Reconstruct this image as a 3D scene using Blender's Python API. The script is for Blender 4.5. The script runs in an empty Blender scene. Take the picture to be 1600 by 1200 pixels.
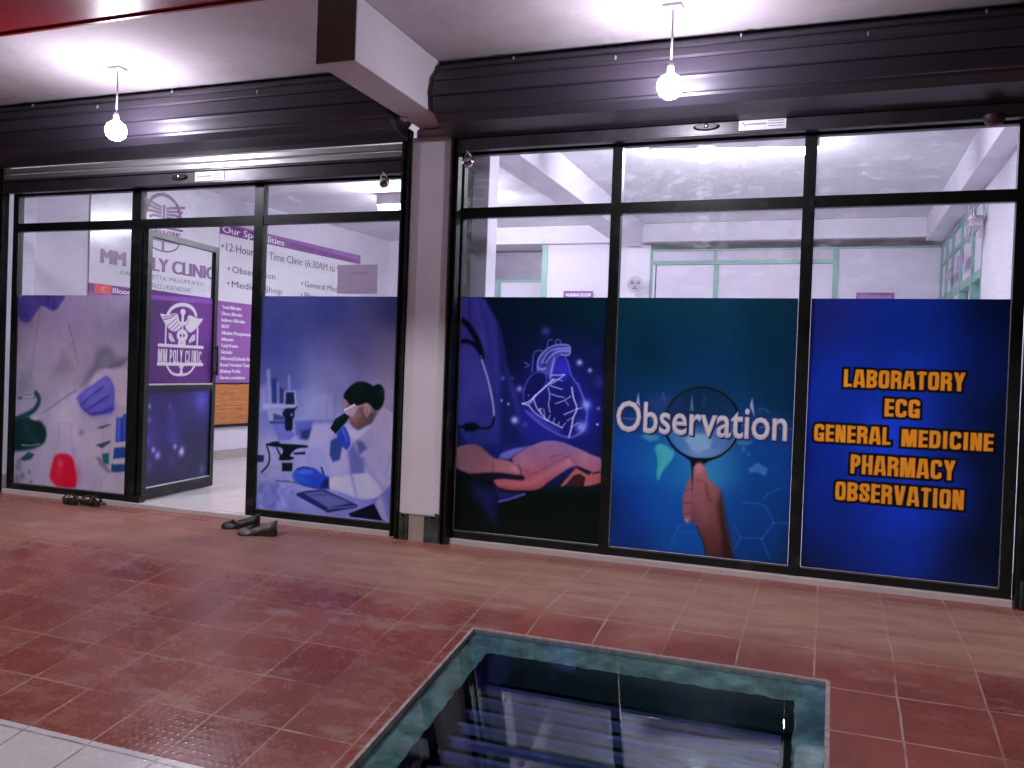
import bpy, bmesh, math, random
import numpy as np
from mathutils import Vector, Matrix

# ------------------------------------------------------------------ camera, world, exposure
sc = bpy.context.scene
COL = sc.collection
cam_d = bpy.data.cameras.new('camera'); cam = bpy.data.objects.new('camera', cam_d); COL.objects.link(cam)
sc.camera = cam
YAW, PITCH, ROLL = 0.353555, -0.015161, 0.0361
CAM = Vector((0.0, -5.0156, 1.0775))
fwd = Vector((-math.sin(YAW)*math.cos(PITCH), math.cos(YAW)*math.cos(PITCH), math.sin(PITCH)))
r0 = Vector((math.cos(YAW), math.sin(YAW), 0)); u0 = r0.cross(fwd)
rt = r0*math.cos(ROLL) + u0*math.sin(ROLL); up = -r0*math.sin(ROLL) + u0*math.cos(ROLL)
M = Matrix((rt, up, -fwd)).transposed().to_4x4(); M.translation = CAM
cam.matrix_world = M
cam_d.sensor_fit = 'HORIZONTAL'; cam_d.sensor_width = 36.0; cam_d.lens = 36.0*1337.04/1600.0
cam_d.clip_start = 0.05; cam_d.clip_end = 500

w = bpy.data.worlds.new('World'); sc.world = w; w.use_nodes = True
wn = w.node_tree.nodes; wl = w.node_tree.links
sky = wn.new('ShaderNodeTexSky'); sky.sky_type = 'NISHITA'; sky.sun_disc = False
sky.sun_elevation = math.radians(-4.0); sky.sun_rotation = math.radians(160)
wl.new(sky.outputs[0], wn['Background'].inputs[0]); wn['Background'].inputs[1].default_value = 0.12
# the lamp light of the yard behind the camera, cut off by the added red strip: soft and high
sun_d = bpy.data.lights.new('yard_light', 'SUN'); sun = bpy.data.objects.new('yard_light', sun_d); COL.objects.link(sun)
sun_d.energy = .86; sun_d.angle = math.radians(7); sun_d.color = (1.0, .93, .96)
SUN_EL = math.radians(45.5)
sun.rotation_euler = Vector((.16*math.cos(SUN_EL), math.cos(SUN_EL), -math.sin(SUN_EL))).to_track_quat('-Z', 'Y').to_euler()
vs = sc.view_settings; vs.view_transform = 'Standard'; vs.look = 'None'; vs.exposure = 0.60; vs.gamma = 1.0
sc.render.engine = 'CYCLES'
cy = sc.cycles
cy.use_denoising = True
cy.max_bounces = 8; cy.diffuse_bounces = 4; cy.glossy_bounces = 4; cy.transparent_max_bounces = 16; cy.transmission_bounces = 4
cy.sample_clamp_indirect = 6.0
cy.caustics_reflective = False; cy.caustics_refractive = False

BULB_W, TUBE_W = 150.0, 235.0            # emission of the pendant globes and of the indoor tubes
LAMP = (0.91, 0.86, 1.0)
INK = (0.46, 0.43, 0.47)               # light that falls on the prints: turns their screen colours into ink colours

# ------------------------------------------------------------------ helpers
def lin(c):
    o = []
    for v in c[:3]:
        v = v/255.0
        o.append(v/12.92 if v <= .04045 else ((v+.055)/1.055)**2.4)
    return o
def nodes(name):
    m = bpy.data.materials.new(name); m.use_nodes = True
    nt = m.node_tree; return m, nt, nt.nodes['Principled BSDF']
def N(nt, t, **kw):
    n = nt.nodes.new(t)
    for k, v in kw.items(): setattr(n, k, v)
    return n
def math_n(nt, op, a, b=None, c=None, clamp=False):
    n = N(nt, 'ShaderNodeMath', operation=op); n.use_clamp = clamp
    for i, v in enumerate((a, b, c)):
        if v is None: continue
        if isinstance(v, (int, float)): n.inputs[i].default_value = v
        else: nt.links.new(v, n.inputs[i])
    return n.outputs[0]
def noise(nt, vec, scale, detail=4, rough=.6):
    n = N(nt, 'ShaderNodeTexNoise'); n.inputs['Scale'].default_value = scale; n.inputs['Detail'].default_value = detail; n.inputs['Roughness'].default_value = rough
    if vec is not None: nt.links.new(vec, n.inputs['Vector'])
    return n.outputs[0]
def ramp(nt, fac, stops):
    n = N(nt, 'ShaderNodeValToRGB'); r = n.color_ramp
    while len(r.elements) < len(stops): r.elements.new(.5)
    for e, (p, c) in zip(r.elements, stops):
        e.position = p; e.color = (*c, 1) if len(c) == 3 else c
    nt.links.new(fac, n.inputs[0]); return n.outputs[0]
def mix(nt, fac, a, b, blend='MIX'):
    n = N(nt, 'ShaderNodeMix', data_type='RGBA', blend_type=blend)
    for sock, v in ((n.inputs[0], fac), (n.inputs[6], a), (n.inputs[7], b)):
        if isinstance(v, (int, float)): sock.default_value = v
        elif isinstance(v, (tuple, list)): sock.default_value = (*v[:3], 1)
        else: nt.links.new(v, sock)
    return n.outputs[2]
def objvec(nt, scale=(1,1,1)):
    tc = N(nt, 'ShaderNodeTexCoord'); mp = N(nt, 'ShaderNodeMapping'); mp.inputs['Scale'].default_value = scale
    nt.links.new(tc.outputs['Object'], mp.inputs['Vector']); return mp.outputs[0]
def pbr(name, col, rough=.5, metal=0., var=.12, scale=6., bump=0., bscale=60., spec=.5, dirt=None, dirt_lo=.55, dirt_hi=.8, stretch=(1,1,1), coat=0.):
    m, nt, b = nodes(name); v = objvec(nt, stretch)
    n1 = noise(nt, v, scale)
    dark = tuple(c*(1-var*1.6) for c in col); light = tuple(min(1, c*(1+var)) for c in col)
    c = ramp(nt, n1, [(.3, dark), (.7, light)])
    if dirt:
        d = ramp(nt, noise(nt, v, scale*.7, 8, .7), [(dirt_lo, (0,0,0)), (dirt_hi, (1,1,1))])
        c = mix(nt, d, c, dirt)
    nt.links.new(c, b.inputs['Base Color'])
    rr = N(nt, 'ShaderNodeMapRange'); nt.links.new(noise(nt, v, scale*2.3), rr.inputs[0])
    rr.inputs[3].default_value = max(.02, rough-.1); rr.inputs[4].default_value = min(1, rough+.12)
    nt.links.new(rr.outputs[0], b.inputs['Roughness'])
    b.inputs['Metallic'].default_value = metal; b.inputs['Specular IOR Level'].default_value = spec
    b.inputs['Coat Weight'].default_value = coat
    if bump:
        bp = N(nt, 'ShaderNodeBump'); bp.inputs['Strength'].default_value = bump; bp.inputs['Distance'].default_value = .01
        nt.links.new(noise(nt, v, bscale, 5), bp.inputs['Height']); nt.links.new(bp.outputs[0], b.inputs['Normal'])
    return m
def emit(name, col, strength):
    m, nt, b = nodes(name)
    b.inputs['Base Color'].default_value = (.8,.8,.8,1); b.inputs['Emission Color'].default_value = (*col,1); b.inputs['Emission Strength'].default_value = strength
    return m
def glass(name, tint, ior=1.5, rough=0.0, boost=1.0, smear=0.0):
    m, nt, b = nodes(name); nt.nodes.remove(b)
    out = nt.nodes['Material Output']
    t = N(nt, 'ShaderNodeBsdfTransparent'); t.inputs[0].default_value = (*tint,1)
    g = N(nt, 'ShaderNodeBsdfGlossy'); g.inputs['Roughness'].default_value = rough; g.inputs['Color'].default_value = (1,1,1,1)
    lw = N(nt, 'ShaderNodeLayerWeight'); lw.inputs[0].default_value = .5; f0 = ((ior-1)/(ior+1))**2    # Schlick, the same from both faces
    k = math_n(nt, 'MULTIPLY', math_n(nt, 'MULTIPLY_ADD', math_n(nt, 'POWER', lw.outputs['Facing'], 5), 1-f0, f0), boost, clamp=True)
    mx = N(nt, 'ShaderNodeMixShader'); nt.links.new(k, mx.inputs[0]); nt.links.new(t.outputs[0], mx.inputs[1]); nt.links.new(g.outputs[0], mx.inputs[2])
    last = mx.outputs[0]
    if smear:                                        # wipe marks and dried spots on the pane
        v = objvec(nt, (1,1,2.2)); s = ramp(nt, noise(nt, v, 9, 10, .75), [(.50,(.016,)*3),(.8,(smear,)*3)])
        s2 = ramp(nt, noise(nt, v, 60, 3, .6), [(.66,(0,0,0)),(.78,(smear*1.5,)*3)])
        d = N(nt, 'ShaderNodeBsdfDiffuse'); d.inputs[0].default_value = (.75,.74,.8,1)
        tl = N(nt, 'ShaderNodeBsdfTranslucent'); tl.inputs[0].default_value = (.8,.8,.85,1)
        ad = N(nt, 'ShaderNodeAddShader'); nt.links.new(d.outputs[0], ad.inputs[0]); nt.links.new(tl.outputs[0], ad.inputs[1])
        m2 = N(nt, 'ShaderNodeMixShader'); nt.links.new(mix(nt, 1.0, s, s2, 'ADD'), m2.inputs[0]); nt.links.new(last, m2.inputs[1]); nt.links.new(ad.outputs[0], m2.inputs[2]); last = m2.outputs[0]
    nt.links.new(last, out.inputs[0])
    return m

def tag(o, label=None, cat=None, group=None, kind=None):
    if label: o['label'] = label
    if cat: o['category'] = cat
    if group: o['group'] = group
    if kind: o['kind'] = kind
    return o
def empty(name, loc, label, cat, group=None):
    o = bpy.data.objects.new(name, None); COL.objects.link(o); o.location = loc; o.empty_display_size = .05
    return tag(o, label, cat, group)
def org(o):
    p = Vector((0,0,0))
    while o is not None: p = p + o.location; o = o.parent
    return p
def obj(name, bm, mats, parent=None, smooth=False, at=None, bevel=0):
    """one mesh object; the bmesh is in world coordinates"""
    o0 = org(parent) if parent else Vector(at or (0,0,0))
    for v in bm.verts: v.co -= o0
    me = bpy.data.meshes.new(name)
    bmesh.ops.recalc_face_normals(bm, faces=bm.faces)
    bm.to_mesh(me); bm.free()
    for m in (mats if isinstance(mats, (list, tuple)) else [mats]): me.materials.append(m)
    if smooth:
        for p in me.polygons: p.use_smooth = True
    o = bpy.data.objects.new(name, me); COL.objects.link(o)
    if parent: o.parent = parent
    else: o.location = o0
    if bevel:
        b = o.modifiers.new('bevel', 'BEVEL'); b.width = bevel; b.segments = 2; b.limit_method = 'ANGLE'
    return o
def copy_tree(o, parent=None):
    c = o.copy(); COL.objects.link(c); c.parent = parent
    for ch in o.children: copy_tree(ch, c)
    return c
def B(*boxes):
    bm = bmesh.new()
    for b in boxes: add_box(bm, *b)
    return bm
def add_box(bm, x0, x1, y0, y1, z0, z1, mi=0):
    v = [bm.verts.new(p) for p in ((x0,y0,z0),(x1,y0,z0),(x1,y1,z0),(x0,y1,z0),(x0,y0,z1),(x1,y0,z1),(x1,y1,z1),(x0,y1,z1))]
    for f in ((0,3,2,1),(4,5,6,7),(0,1,5,4),(1,2,6,5),(2,3,7,6),(3,0,4,7)):
        bm.faces.new([v[i] for i in f]).material_index = mi
def add_hull(bm, bottom, top, mi=0):
    a = [bm.verts.new(p) for p in bottom]; b = [bm.verts.new(p) for p in top]; n = len(a)
    bm.faces.new(a[::-1]).material_index = mi; bm.faces.new(b).material_index = mi
    for i in range(n): bm.faces.new((a[i], a[(i+1)%n], b[(i+1)%n], b[i])).material_index = mi
def add_quad(bm, pts, mi=0):
    f = bm.faces.new([bm.verts.new(p) for p in pts]); f.material_index = mi; return f
def add_tube(bm, pts, r, n=10, mi=0, cap=True):
    pts = [Vector(p) for p in pts]; rings = []
    rr = r if isinstance(r, (list, tuple)) else [r]*len(pts)
    for i, p in enumerate(pts):
        t = (pts[min(i+1, len(pts)-1)] - pts[max(i-1, 0)]).normalized()
        a = Vector((0,0,1)) if abs(t.z) < .9 else Vector((1,0,0))
        u = t.cross(a).normalized(); v = t.cross(u)
        rings.append([bm.verts.new(p + (u*math.cos(k*2*math.pi/n) + v*math.sin(k*2*math.pi/n))*rr[i]) for k in range(n)])
    for a, b in zip(rings, rings[1:]):
        for k in range(n): bm.faces.new((a[k], a[(k+1)%n], b[(k+1)%n], b[k])).material_index = mi
    if cap: bm.faces.new(rings[0][::-1]).material_index = mi; bm.faces.new(rings[-1]).material_index = mi
def add_lathe(bm, c, prof, n=24, axis='z', mi=0):
    rings = []
    for r, h in prof:
        ring = []
        for k in range(n):
            a = k*2*math.pi/n; x, y = r*math.cos(a), r*math.sin(a)
            p = (x, y, h) if axis == 'z' else ((x, -h, y) if axis == 'y' else (h, x, y))
            ring.append(bm.verts.new(Vector(c) + Vector(p)))
        rings.append(ring)
    for a, b in zip(rings, rings[1:]):
        for k in range(n): bm.faces.new((a[k], a[(k+1)%n], b[(k+1)%n], b[k])).material_index = mi
    if prof[0][0] > 1e-4: bm.faces.new(rings[0][::-1]).material_index = mi
    if prof[-1][0] > 1e-4: bm.faces.new(rings[-1]).material_index = mi
    bmesh.ops.remove_doubles(bm, verts=bm.verts, dist=1e-6)

def text2d(s, bold=0.0, spacing=1.0):
    cu = bpy.data.curves.new('t', 'FONT'); cu.body = s; cu.size = 1; cu.offset = bold; cu.resolution_u = 3; cu.space_character = spacing
    o = bpy.data.objects.new('t', cu); COL.objects.link(o)
    dg = bpy.context.evaluated_depsgraph_get(); me = bpy.data.meshes.new_from_object(o.evaluated_get(dg))
    vs_ = [(v.co.x, v.co.y) for v in me.vertices]; fs = [tuple(p.vertices) for p in me.polygons]
    bpy.data.objects.remove(o); bpy.data.curves.remove(cu); bpy.data.meshes.remove(me)
    return vs_, fs
CAPH = 0.73
def add_text(bm, s, u0, u1, v0, cap, fn, bold=.0, mi=0, grow=0.0, spacing=1.0):
    """lettering fitted between u0 and u1 with its baseline at v0; fn(u, v) gives the point in the world"""
    vs_, fs = text2d(s, bold, spacing)
    xs = [v[0] for v in vs_]; a, b = min(xs), max(xs); k = (u1-u0)/(b-a)
    vv = [bm.verts.new(fn(u0 + (x-a)*k, v0 + y*cap/CAPH)) for x, y in vs_]
    for f in fs:
        try: bm.faces.new([vv[i] for i in f]).material_index = mi
        except ValueError: pass

# ------------------------------------------------------------------ printed films: ink laid on a fine grid of the film itself
ART = {
 'lab': [
  ['F',[[-5.5711,1.471,[132,119,152]],[-5.9641,1.2407,[118,103,128]],[-5.4253,1.0537,[129,112,141]],[-4.9943,1.3547,[137,127,157]],[-5.8136,0.8414,[108,102,122]],[-5.4106,0.66,[146,135,166]],[-5.208,0.3772,[147,136,171]],[-5.7837,0.0374,[127,121,146]],[-4.9476,0.1049,[147,136,167]],[-5.3572,0.9575,[118,107,128]],[-5.9988,0.3257,[120,112,135]]]],
  ['P',[105,92,112],0.6,0.0326,[[-5.5715,1.1031],[-5.6237,1.003],[-5.6946,0.8875],[-5.5833,0.9198],[-5.4914,0.9441],[-5.4187,0.9675]]],
  ['P',[80,80,105],0.85,0.0317,[[-5.2246,1.1121],[-5.1541,1.138],[-5.0917,1.1293],[-5.0818,1.1021],[-5.1695,1.0723],[-5.1753,0.9894],[-5.2533,0.9177],[-5.3235,0.8596],[-5.3593,0.8442],[-5.3082,0.9365],[-5.2392,1.0219]]],
  ['P',[95,92,108],0.8,0.0276,[[-5.1695,1.0723],[-5.0823,1.1158],[-5.0192,1.0765],[-4.9233,1.0792],[-4.956,1.0238],[-5.0863,0.9855],[-5.184,0.9823]]],
  ['P',[72,68,82],0.8,0.0158,[[-5.1486,0.9903],[-5.061,1.0171],[-4.9228,1.0656],[-4.9904,1.0091],[-5.0862,0.9841]]],
  ['P',[88,84,104],0.6,0.0507,[[-6.0203,0.8755],[-5.9052,0.9084],[-5.8439,0.8106],[-5.9567,0.7342],[-6.0345,0.7308]]],
  ['L',[92,80,98],0.6,0.0116,0.0058,[[-5.8144,1.4312],[-5.8364,1.253],[-5.8653,1.1312],[-5.8897,0.8803]]],
  ['L',[128,78,96],0.75,0.0081,0.0105,[[-5.5049,1.308],[-5.4817,1.2279]]],
  ['L',[96,84,104],0.5,0.0113,0.0073,[[-5.4739,1.2176],[-5.4279,1.0929],[-5.402,1.0099]]],
  ['P',[153,138,168],0.9,0.0159,[[-5.2788,0.8752],[-5.2274,0.9463],[-5.1483,0.9834],[-4.8853,0.9921],[-4.8818,0.714],[-5.0758,0.7046],[-5.2656,0.7648]]],
  ['P',[64,54,124],1,0.0102,[[-6.0646,1.5443],[-5.5462,1.5457],[-5.5678,1.5036],[-5.6037,1.4682],[-5.6302,1.4293],[-5.6767,1.4183],[-5.7241,1.4285],[-5.7533,1.4495],[-5.7915,1.4563],[-5.8286,1.4311],[-5.8743,1.3737],[-5.916,1.3303],[-5.9735,1.3187],[-6.0181,1.3432],[-6.0585,1.3787]]],
  ['L',[42,38,98],0.7,0.0116,0.0083,[[-5.7629,1.453],[-5.7175,1.5028],[-5.7281,1.5346]]],
  ['L',[42,38,98],0.7,0.0115,0.0082,[[-5.6769,1.4254],[-5.6556,1.482],[-5.6809,1.5312]]],
  ['L',[88,74,150],0.5,0.0336,0.0126,[[-5.9371,1.5089],[-5.8592,1.4807],[-5.8858,1.4235]]],
  ['P',[45,40,100],0.6,0.0507,[[-6.0416,1.4508],[-5.9336,1.4159],[-5.9208,1.3302],[-6.0181,1.3432]]],
  ['P',[76,72,164],1,0.009,[[-5.4186,0.7475],[-5.3294,0.8176],[-5.2402,0.8638],[-5.1279,0.9328],[-5.0827,0.916],[-5.041,0.8563],[-5.0303,0.7803],[-5.0413,0.6535],[-5.1417,0.6368],[-5.2511,0.6173],[-5.3025,0.6402],[-5.3648,0.676],[-5.3817,0.718]]],
  ['L',[38,34,104],0.85,0.0072,0.0067,[[-5.3606,0.6995],[-5.2571,0.778],[-5.1446,0.8483]]],
  ['L',[38,34,104],0.85,0.0072,0.0067,[[-5.3234,0.657],[-5.2047,0.7185],[-5.1022,0.7771]]],
  ['L',[38,34,104],0.85,0.0071,0.0067,[[-5.2821,0.6358],[-5.152,0.6478],[-5.0427,0.6917]]],
  ['P',[58,54,140],0.55,0.0359,[[-5.3817,0.718],[-5.3648,0.676],[-5.3025,0.6402],[-5.2511,0.6173],[-5.1417,0.6368],[-5.0413,0.6535],[-5.0358,0.7188],[-5.1434,0.6829],[-5.2634,0.6771]]],
  ['B',[104,98,190],0.5,0.0614,0.0614,[-5.1103,0.8612]],
  ['B',[96,90,184],0.4,0.0533,0.0533,[-5.2568,0.7703]],
  ['L',[112,104,196],0.45,0.0215,0.0098,[[-5.3373,0.759],[-5.2488,0.8248],[-5.1509,0.8827]]],
  ['L',[112,104,196],0.45,0.0214,0.0098,[[-5.3044,0.6906],[-5.2058,0.7494],[-5.1278,0.799]]],
  ['L',[112,104,196],0.45,0.0213,0.0098,[[-5.2627,0.6577],[-5.1437,0.6906],[-5.0566,0.7485]]],
  ['L',[98,88,112],0.85,0.0074,0.0069,[[-5.7372,0.626],[-5.6442,0.6782],[-5.5522,0.7337],[-5.4712,0.7804],[-5.4188,0.8077]]],
  ['B',[100,82,100],0.8,0.0233,0.0233,[-5.3525,0.4842]],
  ['P',[112,104,132],0.9,0.0151,[[-6.0206,0.7286],[-5.8592,0.7517],[-5.8244,0.6815],[-5.876,0.627],[-6.0037,0.5683]]],
  ['P',[8,30,34],1,0.0133,[[-6.0797,0.5522],[-5.8959,0.5836],[-5.7662,0.549],[-5.7168,0.504],[-5.7041,0.4492],[-5.7229,0.3845],[-5.8117,0.339],[-5.9397,0.3066],[-6.0702,0.2939]]],
  ['L',[14,40,48],0.95,0.0112,0.0196,[[-5.8277,0.7691],[-5.7921,0.7308],[-5.8029,0.6785],[-5.8544,0.6241],[-5.9393,0.5877],[-6.0252,0.5591]]],
  ['L',[30,50,60],0.8,0.0095,0.0104,[[-6.0094,0.721],[-5.9233,0.7393],[-5.8479,0.7379]]],
  ['L',[176,166,196],0.8,0.0075,0.0047,[[-5.9663,0.7326],[-5.8587,0.7406]]],
  ['L',[150,140,165],0.8,0.0131,0.0122,[[-5.8686,0.5714],[-5.8201,0.566]]],
  ['L',[24,58,66],0.5,0.0563,0.0282,[[-5.9258,0.5162],[-5.8905,0.4381],[-5.8138,0.3948]]],
  ['L',[112,120,140],0.8,0.0075,0.0042,[[-5.9631,0.3533],[-5.8658,0.3515],[-5.7757,0.3748]]],
  ['P',[18,44,54],0.95,0.0094,[[-5.9807,0.2394],[-5.8909,0.3034],[-5.829,0.2859],[-5.8672,0.2433],[-5.9368,0.2288]]],
  ['B',[62,68,88],0.7,0.0321,0.0321,[-6.0,0.1735]],
  ['B',[62,68,88],0.7,0.0283,0.0283,[-5.9488,0.1129]],
  ['B',[62,68,88],0.7,0.0169,0.0169,[-5.8742,0.1442]],
  ['B',[62,68,88],0.7,0.0131,0.0131,[-5.8554,0.0719]],
  ['B',[62,68,88],0.7,0.0246,0.0246,[-5.9909,0.2226]],
  ['B',[62,68,88],0.7,0.0378,0.0378,[-6.0076,0.0842]],
  ['L',[112,100,126],0.6,0.0073,0.0041,[[-5.5868,0.543],[-5.5674,0.4416],[-5.6105,0.3363],[-5.6448,0.2707]]],
  ['L',[112,100,126],0.6,0.0072,0.0041,[[-5.45,0.5427],[-5.4588,0.4482],[-5.4293,0.3482],[-5.4093,0.2792]]],
  ['L',[120,108,134],0.5,0.0073,0.0037,[[-5.5867,0.539],[-5.5195,0.5506],[-5.45,0.5427]]],
  ['P',[186,14,44],1,0.011,[[-5.6194,0.2946],[-5.5574,0.3122],[-5.4847,0.3132],[-5.4324,0.2917],[-5.4096,0.2322],[-5.3848,0.1168],[-5.3928,0.0551],[-5.5266,0.0442],[-5.6002,0.0604],[-5.6652,0.1107],[-5.6502,0.1911]]],
  ['B',[222,70,92],0.8,0.0346,0.0346,[-5.5545,0.236]],
  ['B',[150,4,28],0.6,0.0812,0.0812,[-5.4477,0.1511]],
  ['B',[214,50,72],0.5,0.0274,0.0274,[-5.5722,0.1495]],
  ['L',[120,100,120],0.6,0.0129,0.0074,[[-5.676,0.1178],[-5.6585,0.2143]]],
  ['P',[44,62,164],1,0.007,[[-5.0125,0.6205],[-4.9539,0.6236],[-4.945,0.647],[-4.8777,0.6656],[-4.8744,0.4494],[-5.0133,0.4331]]],
  ['L',[22,34,110],0.8,0.0069,0.0061,[[-4.9536,0.616],[-4.9522,0.4483]]],
  ['L',[90,110,205],0.7,0.007,0.0052,[[-4.9845,0.6067],[-4.9847,0.454]]],
  ['P',[28,54,124],1,0.007,[[-5.0235,0.3903],[-4.8758,0.4075],[-4.8748,0.3301],[-5.0322,0.3069]]],
  ['P',[22,58,108],1,0.0087,[[-5.0485,0.2659],[-4.8709,0.2786],[-4.876,0.2326],[-4.9872,0.2076],[-5.0582,0.2099]]],
  ['L',[152,147,182],1,0.007,0.0131,[[-5.0342,0.4111],[-4.8769,0.4378]]],
  ['L',[152,147,182],1,0.007,0.0131,[[-5.0146,0.2821],[-4.8723,0.315]]],
  ['L',[132,126,156],0.9,0.007,0.0097,[[-5.1359,0.537],[-5.1378,0.2672]]],
  ['L',[140,134,166],0.9,0.007,0.0114,[[-5.063,0.5489],[-5.0563,0.2116]]],
  ['P',[48,62,78],0.95,0.0071,[[-5.1997,0.5319],[-5.0992,0.5637],[-5.0577,0.5645],[-5.1525,0.5269]]],
  ['P',[40,55,70],0.95,0.0071,[[-5.2048,0.4002],[-5.063,0.4445],[-5.0643,0.426],[-5.1421,0.381]]],
  ['P',[14,74,84],0.95,0.0071,[[-5.1404,0.3364],[-5.0713,0.3488],[-5.0731,0.2641],[-5.1276,0.2602]]],
  ['P',[98,94,124],0.9,0.0089,[[-5.2044,0.3089],[-5.1596,0.3158],[-5.0462,0.2062],[-5.0856,0.2002],[-5.157,0.2466]]],
  ['L',[120,114,140],0.8,0.007,0.0035,[[-5.0947,0.178],[-5.1406,0.1282],[-5.1451,0.0622]]],
  ['P',[158,148,178],0.4,0.0175,[[-5.0845,0.171],[-4.8894,0.2012],[-4.8837,0.0494],[-5.1403,0.0664]]],
 ],
 'scientist': [
  ['F',[[-3.68,1.4614,[58,62,122]],[-3.1636,1.4655,[52,58,118]],[-2.6773,1.4694,[46,50,92]],[-3.6168,1.1948,[52,56,122]],[-2.9558,1.2104,[72,67,112]],[-2.666,1.1751,[100,88,120]],[-3.6084,0.9723,[62,66,132]],[-3.1439,0.9459,[100,98,150]],[-2.7021,0.8787,[126,112,142]],[-3.6,0.7497,[96,106,170]],[-3.2379,0.7676,[120,125,170]],[-3.3812,0.4961,[136,136,186]],[-3.6394,0.3898,[140,135,182]],[-3.2213,0.3318,[126,126,186]],[-3.5747,0.0818,[92,96,172]],[-2.915,0.1402,[108,108,182]],[-2.6747,0.1615,[84,86,158]]]],
  ['P',[124,122,174],0.8,0.0226,[[-3.735,0.8961],[-3.6703,0.9192],[-3.6557,0.7486],[-3.7288,0.7312]]],
  ['P',[28,44,106],0.9,0.0105,[[-3.6393,0.9615],[-3.5891,0.9634],[-3.5826,0.7918],[-3.6287,0.7896]]],
  ['P',[28,40,100],0.9,0.0089,[[-3.5685,0.9096],[-3.5219,0.8911],[-3.523,0.7919],[-3.5639,0.7899]]],
  ['L',[128,128,180],0.75,0.0105,0.015,[[-3.6617,1.0154],[-3.6391,0.7837]]],
  ['L',[128,128,180],0.75,0.0104,0.0059,[[-3.58,0.9364],[-3.5722,0.7936]]],
  ['L',[128,128,180],0.75,0.0103,0.0081,[[-3.4911,0.9873],[-3.4829,0.8758]]],
  ['P',[72,76,152],0.7,0.0184,[[-3.4704,0.9678],[-3.3832,0.971],[-3.3886,0.9034],[-3.4676,0.8934]]],
  ['P',[118,118,168],0.6,0.0217,[[-3.3007,0.8668],[-3.1304,0.8675],[-3.1236,0.6886],[-3.3013,0.6755]]],
  ['L',[92,92,140],0.5,0.0114,0.0093,[[-3.1187,0.8614],[-3.12,0.6954]]],
  ['L',[92,92,145],0.4,0.0086,0.005,[[-3.1759,0.8522],[-3.1737,0.6925]]],
  ['P',[142,142,192],0.95,0.0075,[[-3.698,0.7864],[-3.4282,0.7991],[-3.4271,0.77],[-3.6966,0.75]]],
  ['P',[132,132,186],0.9,0.0074,[[-3.5273,0.8841],[-3.4316,0.8881],[-3.4201,0.794],[-3.5277,0.7889]]],
  ['P',[16,28,58],1,0.0059,[[-3.5108,0.8746],[-3.4471,0.8773],[-3.4383,0.7945],[-3.5117,0.7911]]],
  ['P',[66,74,156],0.9,0.0117,[[-3.4273,0.672],[-3.2821,0.6866],[-3.2991,0.6186],[-3.3284,0.563],[-3.3913,0.5578],[-3.4245,0.5977]]],
  ['P',[24,40,84],0.9,0.0102,[[-3.3776,0.614],[-3.2997,0.6353],[-3.3093,0.5777],[-3.3281,0.5563],[-3.3755,0.5601]]],
  ['L',[72,82,164],0.7,0.0088,0.0081,[[-3.4273,0.672],[-3.286,0.6864],[-3.1315,0.6948]]],
  ['P',[142,140,188],0.7,0.0075,[[-3.6638,0.7482],[-3.5426,0.7576],[-3.5153,0.674],[-3.6361,0.6606]]],
  ['P',[46,54,112],0.9,0.006,[[-3.61,0.7235],[-3.5205,0.7063],[-3.5195,0.6792],[-3.6081,0.6744]]],
  ['P',[90,90,172],0.95,0.006,[[-3.6282,0.6679],[-3.5137,0.6741],[-3.5088,0.6098],[-3.4473,0.6099],[-3.4239,0.5809],[-3.4704,0.5462],[-3.5601,0.5406]]],
  ['L',[44,50,122],0.9,0.006,0.0097,[[-3.6295,0.6596],[-3.5134,0.6659]]],
  ['P',[10,20,42],1,0.0059,[[-3.5388,0.7231],[-3.5107,0.7639],[-3.4468,0.7671],[-3.4101,0.7824],[-3.4368,0.7527],[-3.4352,0.7122],[-3.4503,0.691],[-3.4473,0.6113],[-3.5103,0.6076],[-3.5138,0.6999]]],
  ['B',[150,150,195],0.9,0.0088,0.0088,[-3.4594,0.7211]],
  ['P',[142,137,188],0.9,0.0116,[[-3.285,0.6596],[-3.1152,0.6691],[-3.1162,0.596],[-3.2018,0.5174],[-3.3257,0.4926]]],
  ['P',[118,88,92],1,0.0057,[[-3.0521,0.8545],[-3.0105,0.8168],[-2.9687,0.8089],[-2.9166,0.8179],[-2.8725,0.8331],[-2.8414,0.7954],[-2.7895,0.7914],[-2.8381,0.7107],[-2.8816,0.6821],[-2.9325,0.6451],[-2.9785,0.6701],[-2.9948,0.7022],[-3.026,0.7269],[-3.0358,0.7859],[-3.0563,0.8245]]],
  ['P',[152,120,140],0.7,0.0071,[[-3.0497,0.8513],[-3.0104,0.8135],[-3.0277,0.773],[-3.0441,0.8053]]],
  ['P',[84,58,62],0.6,0.0099,[[-2.9873,0.7026],[-2.9348,0.7054],[-2.9252,0.6502],[-2.9707,0.664]]],
  ['P',[64,60,66],0.9,0.0098,[[-2.8836,0.7344],[-2.7932,0.7912],[-2.8261,0.6852],[-2.8813,0.6756]]],
  ['P',[150,116,130],0.9,0.0056,[[-2.8977,0.8123],[-2.8709,0.8299],[-2.847,0.7886],[-2.8671,0.732],[-2.892,0.7602]]],
  ['P',[4,16,18],1,0.0057,[[-3.0552,0.8563],[-3.0474,0.891],[-3.0111,0.9321],[-2.9671,0.9634],[-2.9225,0.973],[-2.8701,0.9652],[-2.8248,0.9429],[-2.8033,0.958],[-2.7739,0.9592],[-2.7493,0.9297],[-2.7398,0.8717],[-2.7524,0.8192],[-2.7856,0.7838],[-2.8227,0.7898],[-2.8461,0.8213],[-2.8836,0.8326],[-2.9238,0.811],[-2.9686,0.8056],[-3.0065,0.8123],[-3.0304,0.8422]]],
  ['B',[34,52,58],0.5,0.0234,0.0234,[-2.7647,0.9096]],
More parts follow.
